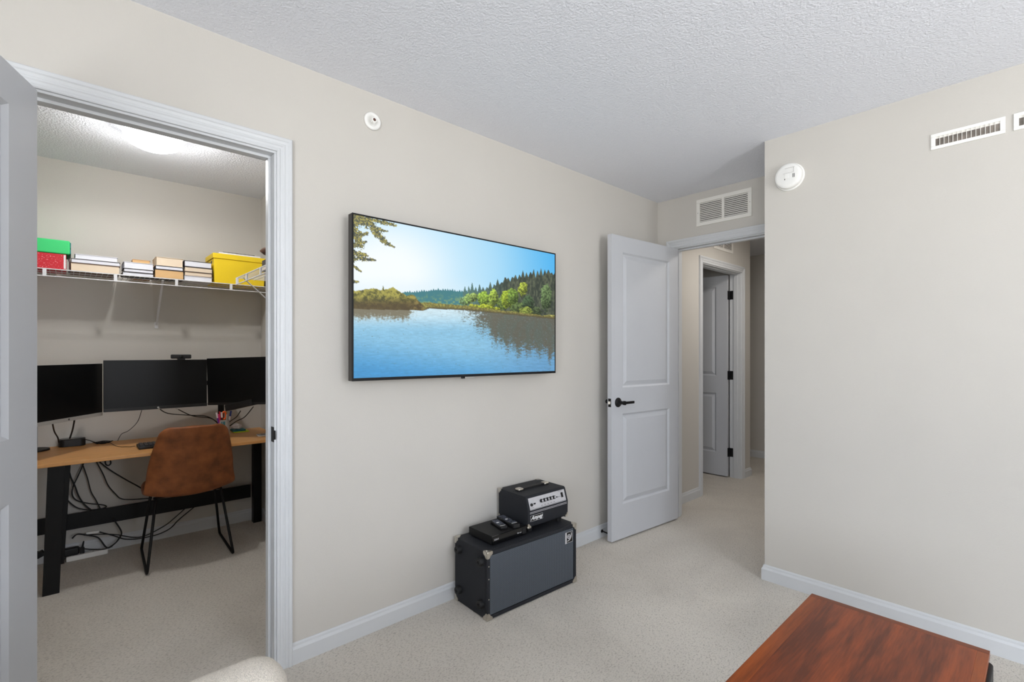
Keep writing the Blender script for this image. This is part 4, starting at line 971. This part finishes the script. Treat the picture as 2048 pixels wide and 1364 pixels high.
# arm that carries the two black monitors
pa = Vector((-1.862, 0.80, 0))
arm = thing('display_mount', 'black clamp-on monitor mount with its post behind the right monitor', 'monitor arm', (pa.x, pa.y, DZ))
MB().box((pa.x - 0.04, pa.y - 0.04, DZ), (pa.x + 0.04, pa.y + 0.04, DZ + 0.012)).build('clamp_base', M['black_metal'], arm, bevel=0.002)
MB().tube([(pa.x, pa.y, DZ + 0.012), (pa.x, pa.y, 1.12)], 0.019, 20).build('post', M['black_metal'], arm)
MB().obox((pa.x, pa.y, 1.05), (-1.80, 0.42, 1.06), 0.03, 0.03).obox((-1.80, 0.42, 1.06), (-1.729, 0.42, 1.06), 0.08, 0.08).build('arm_link', M['black_metal'], arm, bevel=0.003)
mid = ql + dr * 0.25; MB().obox((pa.x, pa.y, 1.09), (mid.x - 0.03, mid.y + 0.035, 1.07), 0.03, 0.03).build('arm_link', M['black_metal'], arm, bevel=0.003)
e = thing('webcam', 'small black webcam clipped on the centre monitor', 'webcam', (-1.70, 0.542, 1.216))
MB().box((-1.712, 0.487, 1.222), (-1.688, 0.597, 1.249)).build('camera_body', M['black_plastic'], e, bevel=0.006, segs=3)
MB().box((-1.712, 0.522, 1.2155), (-1.684, 0.562, 1.223)).build('mounting_clip', M['black_plastic'], e)
MB().lathe([(0.010, 0), (0.009, 0.003), (0, 0.004)], (-1.688, 0.542, 1.236), 0, 20).build('lens', M['black_gloss'], e)
# hub slung under the right monitor
p = at(459, 815, 0, -1.60); q = at(512, 803, 0, -1.46)
tag(MB().obox(p, q, 0.09, 0.040).build('docking_hub', M['black_plastic'], origin=p, bevel=0.003), 'black docking hub tilted under the right monitor', 'docking hub')

# ------------------------------------------------------------------ things on the desktop
e = thing('router_box', 'low black box with rounded ends on the left of the desktop', 'box', (-1.80, 0.03, DZ))
def rbox(cx, cy, z0, lx, ly, h, r, mb, n=8):
    pts = []
    for sx_, sy_, a0 in ((1, 1, 0), (-1, 1, 90), (-1, -1, 180), (1, -1, 270)):
        for k in range(n + 1):
            a = math.radians(a0 + 90 * k / n); pts.append((cx + sx_ * (lx / 2 - r) + r * math.cos(a), cy + sy_ * (ly / 2 - r) + r * math.sin(a)))
    mb.prism(pts, 2, z0, z0 + h); return mb
A1 = at(116, 896, 2, DZ); A2 = at(171, 889, 2, DZ); cy_ = (A1.y + A2.y) / 2; wdt = A2.y - A1.y
rbox(A1.x - 0.045, cy_, DZ, 0.09, wdt, 0.042, 0.03, MB()).build('casing', M['black_plastic'], e, bevel=0.002)
rbox(A1.x - 0.045, cy_, DZ + 0.042, 0.07, wdt - 0.02, 0.003, 0.025, MB()).build('top_plate', M['black_gloss'], e)
K1 = at(277, 900, 2, DZ); K0 = at(269, 889, 2, DZ)
e = thing('keyboard', 'black keyboard on the desktop, half hidden by the leather chair', 'keyboard', (K1.x - 0.07, K1.y + 0.2, DZ))
kx1, kx0, ky0 = K1.x, K1.x - 0.145, K1.y + 0.002
MB().box((kx0, ky0, DZ), (kx1, ky0 + 0.43, DZ + 0.016)).build('keyboard_base', M['black_plastic'], e, bevel=0.003)
mb = MB()
for r in range(5):
    for c in range(20):
        mb.box((kx0 + 0.010 + r * 0.0255, ky0 + 0.010 + c * 0.0205, DZ + 0.016), (kx0 + 0.031 + r * 0.0255, ky0 + 0.027 + c * 0.0205, DZ + 0.022))
mb.build('keys', mat('key_caps', (34, 36, 42), 0.4, var=0.35, vscale=60), e)
# pen cup and what stands in it
pc = at(448.5, 858, 0, -1.62); pc = Vector((-1.62, pc.y, DZ)); CHt = at(448.5, 839, 0, -1.62).z - DZ
pr_ = 0.031
e = thing('pen_cup', 'pale metal pen cup on the desktop behind the leather chair', 'cup', pc)
MB().lathe([(0, 0), (pr_, 0), (pr_, CHt), (pr_ - 0.002, CHt), (pr_ - 0.002, 0.003), (0, 0.003)], pc, 2, 28).build('cup_wall', M['silver'], e, smooth=False)
mb = MB()
for a in (-2.3, -2.0, -1.75): mb.box((pc.x + pr_ * math.cos(a + 1.6) - 0.001, pc.y + pr_ * math.sin(a + 1.6) - 0.003, DZ + 0.01), (pc.x + pr_ * math.cos(a + 1.6) + 0.001, pc.y + pr_ * math.sin(a + 1.6) + 0.003, DZ + CHt - 0.01))
mb.build('cup_stripe', M['teal'], e)
def pen(label, px, py, c, r=0.0045, cap=None, dx=0.0, nm='pen', cat='pen'):
    tip = at(px, py, 0, pc.x + dx); s = pc + (Vector((tip.x, tip.y, DZ)) - pc) * 0.35; s.z = DZ + 0.006
    dv = Vector((tip.x, tip.y, 0)) - Vector((pc.x, pc.y, 0))
    rim = pc + dv * 0.0; rim.z = DZ + CHt
    e_ = thing(nm, label, cat, s, group='pens in the pen cup')
    MB().tube([s, tip], r, 10).build('barrel', M[c], e_)
    if cap: MB().tube([s + (tip - s) * 0.80, tip + (tip - s).normalized() * 0.002], r * 1.25, 10).build('cap', M[cap], e_)
pen('purple pen leaning left in the pen cup', 433, 826, 'purple', cap='tissue')
pen('pink pen beside the purple one in the pen cup', 437, 828, 'pink', dx=0.01)
pen('red pen standing left of the orange scissors in the pen cup', 439, 823, 'red', dx=-0.01)
pen('white-tipped pen just left of the orange scissors', 443, 825, 'black_plastic', cap='tissue', dx=0.012)
pen('yellow wooden pencil, tallest in the pen cup', 453, 813, 'wood', 0.0036, dx=-0.012, nm='pencil', cat='pencil')
pen('navy blue pen leaning right in the pen cup', 462, 822, 'navy', cap='navy', dx=-0.006)
pen('black pen with a pale end, right of the scissors', 460, 833, 'black_plastic', cap='tissue', dx=0.01)
pen('silver pen upright right of the orange scissors', 454, 829, 'silver', dx=0.016)
e = thing('scissors', 'scissors with orange handles in the pen cup', 'scissors', pc + Vector((0, 0, 0.006)), group=None)
s0 = at(447.5, 838, 0, pc.x + 0.006); t0 = at(448.5, 824, 0, pc.x + 0.006)
MB().tube([pc + Vector((0.0, 0, 0.006)), s0], 0.004, 8).build('blade', M['silver'], e)
mb = MB()
for dy in (-0.0, ): 
    c0 = (s0 + t0) / 2; hh = (t0 - s0).length / 2
    mb.tube([c0 + Vector((0, 0.011 * math.cos(a), hh * 1.1 * math.sin(a))) for a in [2 * PI * k / 20 for k in range(20)]], 0.0055, 8, closed=True)
mb.build('finger_grip', M['orange'], e, smooth=True)
# note pads and crumpled tissue beyond the chair, phone at the right
A = at(468, 866, 2, DZ); B = at(494, 861, 2, DZ)
tag(MB().box((A.x - 0.085, A.y, DZ), (A.x, B.y, DZ + 0.006)).build('note_pad', M['lime'], origin=(A.x - 0.04, A.y + 0.04, DZ)), 'lime green sticky note pad lying on the desktop right of the chair', 'note pad')
tag(MB().box((A.x - 0.095, A.y - 0.004, DZ + 0.0065), (A.x - 0.012, B.y - 0.020, DZ + 0.018)).build('note_pad', M['teal'], origin=(A.x - 0.04, A.y + 0.04, DZ + 0.0065)), 'teal note pad stacked on the lime green one', 'note pad')
mb = MB(); bmesh.ops.create_icosphere(mb.b, subdivisions=3, radius=0.026, matrix=Matrix.Translation((A.x - 0.05, A.y + 0.028, DZ + 0.018 + 0.019)))
random.seed(3)
for v in mb.b.verts:
    c = Vector((A.x - 0.05, A.y + 0.028, DZ + 0.037)); d = v.co - c; v.co = c + Vector((d.x, d.y * 1.2, d.z * 0.72)) * (0.82 + random.random() * 0.4)
tag(mb.build('crumpled_tissue', M['tissue'], origin=(A.x - 0.05, A.y + 0.028, DZ + 0.018)), 'crumpled white tissue on the teal note pad', 'tissue')
A = at(517.5, 873, 2, DZ)
e = thing('mobile_phone', 'dark phone with a white edge on the desktop at the door casing', 'phone', (A.x, A.y + 0.06, DZ))
rbox(A.x - 0.03, A.y + 0.07, DZ, 0.075, 0.14, 0.007, 0.012, MB()).build('phone_body', M['white_ink'], e, bevel=0.001)
rbox(A.x - 0.03, A.y + 0.07, DZ + 0.007, 0.070, 0.135, 0.001, 0.010, MB()).build('phone_screen', M['black_gloss'], e)

# ------------------------------------------------------------------ cables
def c1(pts): return [(60 + x / 4.096, 690 + y / 4.096) for x, y in pts]
def c2(pts): return [(60 + x / 4.096, 900 + y / 4.096) for x, y in pts]
def cable(label, pts, X, r=0.0035, xs=None, grp='black cables around the desk', low=0.001, plug=None):
    P = [at(px, py, 0, (xs[i] if xs else X)) for i, (px, py) in enumerate(pts)]
    P = smooth_path(P, 6)
    for p in P:
        if p.z < r + low: p.z = r + low
    o = MB().tube(P, r, 8).build('cable', M['black_rubber'], origin=P[0], smooth=True)
    if plug:
        d_ = (P[3] - P[0]).normalized(); MB().tube([P[0] - d_ * 0.004, P[0] + d_ * plug], r * 1.25, 10).build('metal_plug', M['silver'], o)
    return tag(o, label, 'cable', grp)
XW = -1.955
cable('black cable dropping from the desktop just right of the front left leg to the crossbar', c2([(312, 118), (330, 210), (370, 300), (400, 380), (450, 450), (515, 500)]), XW, 0.004)
cable('black cable making the large loop above the crossbar under the desk', c2([(440, 108), (400, 200), (350, 310), (350, 380), (400, 420), (500, 440), (600, 450), (625, 465), (590, 480), (480, 490), (380, 470), (300, 405), (262, 362)]), XW, 0.0035)
cable('black cable crossing the looped one and running down to the crossbar', c2([(428, 108), (470, 230), (500, 340), (540, 410), (580, 490)]), -1.962, 0.003)
cable('black cable curving from the desk underside to the chair legs', c2([(545, 98), (600, 200), (640, 290), (700, 360), (750, 400), (850, 405), (1000, 393)]), XW, 0.0033)
cable('black cable running slantwise from the desk underside behind the chair seat', c2([(570, 98), (650, 160), (780, 240), (890, 300), (960, 345)]), XW, 0.004)
cable('short black cable loop hanging under the desktop left of the chair', c2([(615, 84), (620, 115), (640, 127), (660, 112), (658, 84)]), -1.80, 0.004)
cable('black cable arching below the crossbar and back along the power strip', c2([(680, 560), (745, 660), (740, 710), (690, 770), (630, 800), (560, 720), (480, 700), (390, 690), (345, 725)]), -1.96, 0.0042, xs=[-1.920, -1.93, -1.93, -1.925, -1.92, -1.93, -1.93, -1.93, -1.93])
cable('black cable from the white connector along the floor, lower at the chair legs', c2([(570, 672), (680, 700), (780, 730), (900, 725), (1050, 690), (1150, 640), (1220, 570), (1360, 455)]), -1.955, 0.0035, xs=[-1.93, -1.93, -1.93, -1.93, -1.93, -1.935, -1.95, -1.96])
cable('black cable along the floor, the upper of two passing the chair legs', c2([(440, 697), (600, 690), (720, 695), (850, 716), (950, 700), (1100, 622), (1180, 560), (1275, 475)]), -1.945, 0.0032, xs=[-1.94, -1.94, -1.94, -1.94, -1.94, -1.945, -1.95, -1.96])
cable('black cable lying low on the floor in front of the power strip', c2([(370, 790), (450, 810), (560, 815), (630, 805), (700, 760), (745, 695)]), -1.90, 0.0035, xs=[-1.90, -1.90, -1.90, -1.90, -1.91, -1.925])
cable('black cable behind the front left desk leg near the door edge', c2([(35, 830), (80, 834), (120, 838)]), -1.93, 0.003)
cable('thin black cable hanging from the centre monitor down to the desktop', c1([(915, 535), (880, 630), (810, 700), (750, 730), (718, 785)]), -1.86, 0.0018, xs=[-1.68, -1.75, -1.82, -1.86, -1.88], low=DZ)
cable('black cable swooping from the middle of the centre monitor to the pen cup, upper one', c1([(1055, 518), (1130, 560), (1300, 575), (1450, 585), (1545, 640)]), -1.76, 0.003, xs=[-1.69, -1.74, -1.78, -1.80, -1.80], low=DZ, plug=0.010)
cable('black cable swooping from the right part of the centre monitor to the pen cup', c1([(1200, 520), (1330, 580), (1480, 600), (1550, 655)]), -1.77, 0.003, xs=[-1.69, -1.74, -1.79, -1.80], low=DZ, plug=0.012)
cable('black cable from the left monitor down to the left end of the black box', c1([(185, 645), (200, 710), (228, 760), (236, 800)]), -1.66, 0.0035, xs=[-1.60, -1.66, -1.74, -1.78], low=DZ)
cable('thick black cable from the left monitor into the top of the black box', c1([(366, 600), (350, 690), (325, 768)]), -1.78, 0.0042, xs=[-1.75, -1.79, -1.80], low=DZ)
cable('black cable from the black box to the coiled cable on the desktop', c1([(450, 772), (490, 783), (545, 802)]), -1.86, 0.0025, xs=[-1.82, -1.86, -1.90], low=DZ)
cable('thin keyboard cable from the coiled cable to the keyboard', c1([(655, 800), (730, 838), (800, 836), (862, 828)]), -1.75, 0.0016, xs=[-1.86, -1.70, -1.66, -1.62], low=DZ)
cable('black cable from the docking hub to the pen cup, the nearer to the cup', c1([(1725, 540), (1690, 590), (1640, 625), (1600, 660)]), -1.60, 0.003, xs=[-1.56, -1.62, -1.70, -1.76], low=DZ)
cable('black cable from the docking hub tip running down behind the chair', c1([(1830, 505), (1760, 588), (1690, 625), (1630, 668)]), -1.58, 0.003, xs=[-1.52, -1.58, -1.66, -1.74], low=DZ)
mb = MB(); c = at(206, 886, 2, DZ + 0.004); random.seed(5)
for k in range(4):
    rr = 0.030 + 0.006 * k
    mb.tube([Vector((c.x + (0.012 + 0.003 * k) * math.sin(a), c.y + rr * math.cos(a), DZ + 0.003 + 0.003 * k + 0.002 * math.sin(3 * a))) for a in [2 * PI * i / 28 for i in range(28)]], 0.0018, 6, closed=True)
tag(mb.build('coiled_cable', M['black_rubber'], origin=c), 'small coil of thin black cable on the desktop behind the keyboard', 'cable')
# silver plugs of the two swooping cables are part of the hub side; power strip and adapters on the floor
p = at(132, 1111, 0, -1.915); q = at(216, 1078, 0, -1.915)
e = thing('power_strip', 'white power strip lying on the closet floor along the baseboard', 'power strip', (-1.915, (p.y + q.y) / 2, 0))
MB().box((-1.945, p.y, 0.001), (-1.900, q.y, 0.032)).build('strip_body', M['plastic_white'], e, bevel=0.006, segs=3)
mb = MB()
for k in range(5):
    y = p.y + 0.03 + k * 0.045
    for dx in (-0.006, 0.006): mb.box((-1.9225 + dx - 0.001, y, 0.0315), (-1.9225 + dx + 0.001, y + 0.008, 0.0325))
mb.build('sockets', M['dark_ink'], e)
c = at(140, 1094, 0, -1.93)
tag(MB().box((c.x - 0.015, c.y - 0.035, 0.033), (c.x + 0.025, c.y + 0.042, 0.080)).build('power_adapter', M['black_plastic'], origin=(c.x, c.y, 0.033), bevel=0.01, segs=3), 'chunky black power adapter on the power strip beside the desk leg', 'power adapter')
c = at(164, 1084, 0, -1.925)
e = thing('power_plug', 'narrow black plug hanging by the power strip, right of the adapter', 'plug', (c.x, c.y, 0.033))
MB().box((c.x - 0.006, c.y - 0.010, 0.033), (c.x + 0.012, c.y + 0.012, 0.068)).build('plug_body', M['black_plastic'], e, bevel=0.003)
MB().tube([(c.x + 0.003, c.y + 0.001, 0.066), (c.x + 0.003, c.y + 0.008, 0.105)], [0.006, 0.0035], 10).build('strain_relief', M['black_rubber'], e)
p = at(172, 1067, 0, -1.94); q = at(198, 1063, 0, -1.94)
tag(MB().obox(p, q, 0.008, 0.013).build('cable_connector', M['plastic_white'], origin=p, bevel=0.002), 'small white cable connector under the crossbar above the power strip', 'connector')
c = at(76, 1112, 0, -1.86)
tag(MB().obox(at(72, 1113, 0, -1.88), at(88, 1104, 0, -1.88), 0.04, 0.03).build('power_adapter', M['black_plastic'], origin=c, bevel=0.004), 'black power adapter on the floor left of the front desk leg, by the door edge', 'power adapter')

# ------------------------------------------------------------------ leather chair
ch = thing('desk_chair', 'brown leather shell chair with thin black sled legs, pushed up to the desk', 'chair', (-1.55, 0.55, 0))
keys = [(0.00, -1.262, 0.838, 0.168), (0.12, -1.272, 0.790, 0.176), (0.30, -1.292, 0.700, 0.198), (0.46, -1.312, 0.610, 0.214), (0.58, -1.334, 0.526, 0.222), (0.66, -1.354, 0.466, 0.230),
        (0.72, -1.385, 0.428, 0.233), (0.79, -1.450, 0.411, 0.232), (0.90, -1.600, 0.415, 0.225), (1.0, -1.765, 0.432, 0.200)]
kv = np.array(keys); NU, NV = 16, 44
cyc = 0.549; grid = []
mb = MB()
for j in range(NV + 1):
    v = j / NV; x = np.interp(v, kv[:, 0], kv[:, 1]); z = np.interp(v, kv[:, 0], kv[:, 2]); hw = np.interp(v, kv[:, 0], kv[:, 3])
    s = 0.838 - z if v < 0.5 else 1; r = 0.045
    if s < r: hw = hw - r + math.sqrt(max(0, r * r - (r - s) ** 2))
    s2 = x + 1.765
    if v > 0.8 and s2 < 0.08: hw = hw - 0.08 + math.sqrt(max(0, 0.0064 - (0.08 - s2) ** 2))
    k = smoothstep(0.55, 0.78, np.array(v)); row = []
    for i in range(NU + 1):
        u = -1 + 2 * i / NU; w2 = abs(u) ** 2.2
        row.append(mb.b.verts.new((x - (0.028 + 0.034 * float(smoothstep(0.0, 0.5, np.array(v)))) * w2 * (1 - k), cyc + hw * u, z + 0.045 * w2 * k * (1 - 0.4 * float(smoothstep(0.85, 1.0, np.array(v)))) - 0.006 * w2 * (1 - k) * (1 - float(smoothstep(0.0, 0.3, np.array(v)))))))
    grid.append(row)
for j in range(NV):
    for i in range(NU): mb.b.faces.new((grid[j][i], grid[j][i + 1], grid[j + 1][i + 1], grid[j + 1][i]))
sh = mb.build('seat_shell', M['leather'], ch, smooth=True, solid=0.032, subsurf=1)
def sled(a, b, c, d):
    P = [Vector(a), Vector(b), Vector(c), Vector(d)]; out = [P[0]]
    for i in (1, 2):
        u = (P[i - 1] - P[i]).normalized(); v = (P[i + 1] - P[i]).normalized()
        for t in np.linspace(0, 1, 6): p0 = P[i] + u * 0.03; p2 = P[i] + v * 0.03; out.append(p0 * (1 - t) ** 2 + P[i] * 2 * t * (1 - t) + p2 * t * t)
    out.append(P[3]); return out
for L4 in ((at(312, 992, 0, -1.40), (-1.359, 0.332, 0.008), (-1.837, 0.350, 0.008), at(302, 985, 0, -1.55)),
           (at(441, 975, 0, -1.40), (-1.354, 0.765, 0.008), (-1.818, 0.782, 0.008), at(428.5, 975, 0, -1.55))):
    a, b, c, d = [Vector(p) for p in L4]; a.z = 0.425; d.z = 0.418
    MB().tube(sled(a, b, c, d), 0.0075, 12).build('leg', M['black_metal'], ch, smooth=True)
MB().tube([(-1.50, 0.375, 0.398), (-1.50, 0.715, 0.398)], 0.007, 10).build('seat_rail', M['black_metal'], ch)

# ------------------------------------------------------------------ walnut table, bottom right
TZ = 0.50; a0 = at(1625, 1187, 2, TZ); a1 = at(1980.5, 1300, 2, TZ)
tx_0, tx_1, ty_1 = a0.x - 0.002, a1.x, a0.y; ty_0 = ty_1 - 1.05
tb = thing('low_table', 'low table with a glossy reddish walnut top in the bottom right corner', 'table', ((tx_0 + tx_1) / 2, (ty_0 + ty_1) / 2, 0))
bd = 0.022
MB().box((tx_0 + bd * 1.6, ty_0 + bd, TZ - 0.0165), (tx_1 - bd, ty_1 - bd, TZ)).build('top_panel', M['walnut_long'], tb)
mb = MB().box((tx_0 + 0.002, ty_1 - bd, TZ - 0.0165), (tx_1, ty_1, TZ)).box((tx_0 + 0.002, ty_0, TZ - 0.0165), (tx_1, ty_0 + bd, TZ)); mb.b.free()
for q_ in ((ty_1 - bd, ty_1), (ty_0, ty_0 + bd)): MB().box((tx_0, q_[0], TZ - 0.0165), (tx_1, q_[1], TZ)).build('end_band', M['walnut_cross'], tb, bevel=0.0006)
mb = MB().box((tx_0, ty_0 + bd, TZ - 0.0165), (tx_0 + bd * 1.6, ty_1 - bd, TZ)).box((tx_1 - bd, ty_0 + bd, TZ - 0.0165), (tx_1, ty_1 - bd, TZ)); mb.b.free()
for q_ in ((tx_0, tx_0 + bd * 1.6), (tx_1 - bd, tx_1)): MB().box((q_[0], ty_0 + bd, TZ - 0.0165), (q_[1], ty_1 - bd, TZ)).build('side_band', M['walnut_side'], tb, bevel=0.0006)
mb = MB(); rbox((tx_0 + tx_1) / 2 + 0.002, (ty_0 + ty_1) / 2 - 0.012, TZ - 0.10, tx_1 - tx_0 + 0.012, ty_1 - ty_0 - 0.024, 0.083, 0.014, mb); mb.build('apron', M['black_metal'], tb, bevel=0.004, segs=3)
for X_ in (tx_0 + 0.035, tx_1 - 0.035):
    for Y_ in (ty_0 + 0.06, ty_1 - 0.06):
        MB().tube([(X_, Y_, 0.001), (X_, Y_, TZ - 0.099)], [0.011, 0.019], 16).build('leg', M['black_metal'], tb)

# ------------------------------------------------------------------ cream armchair, bottom left
AZ = 0.672
ac = thing('armchair', 'cream boucle armchair, only the tip of one arm in view at the bottom left', 'armchair', (1.40, -0.05, 0))
def cushion(name, lo, hi, r):
    MB().box(lo, hi).build(name, M['boucle'], ac, bevel=r, segs=6)
cushion('arm_rest', (0.985, -0.46, 0.12), (1.110, 0.318, AZ), 0.055)
cushion('arm_rest', (1.62, -0.46, 0.12), (1.75, 0.300, AZ), 0.055)
cushion('seat_cushion', (1.117, -0.36, 0.22), (1.618, 0.285, 0.42), 0.05)
cushion('backrest', (1.05, -0.60, 0.12), (1.69, -0.44, 0.80), 0.06)
for X_ in (1.04, 1.69):
    for Y_ in (-0.48, 0.24): MB().tube([(X_, Y_, 0.001), (X_, Y_, 0.13)], [0.014, 0.022], 16).build('leg', M['black_metal'], ac)
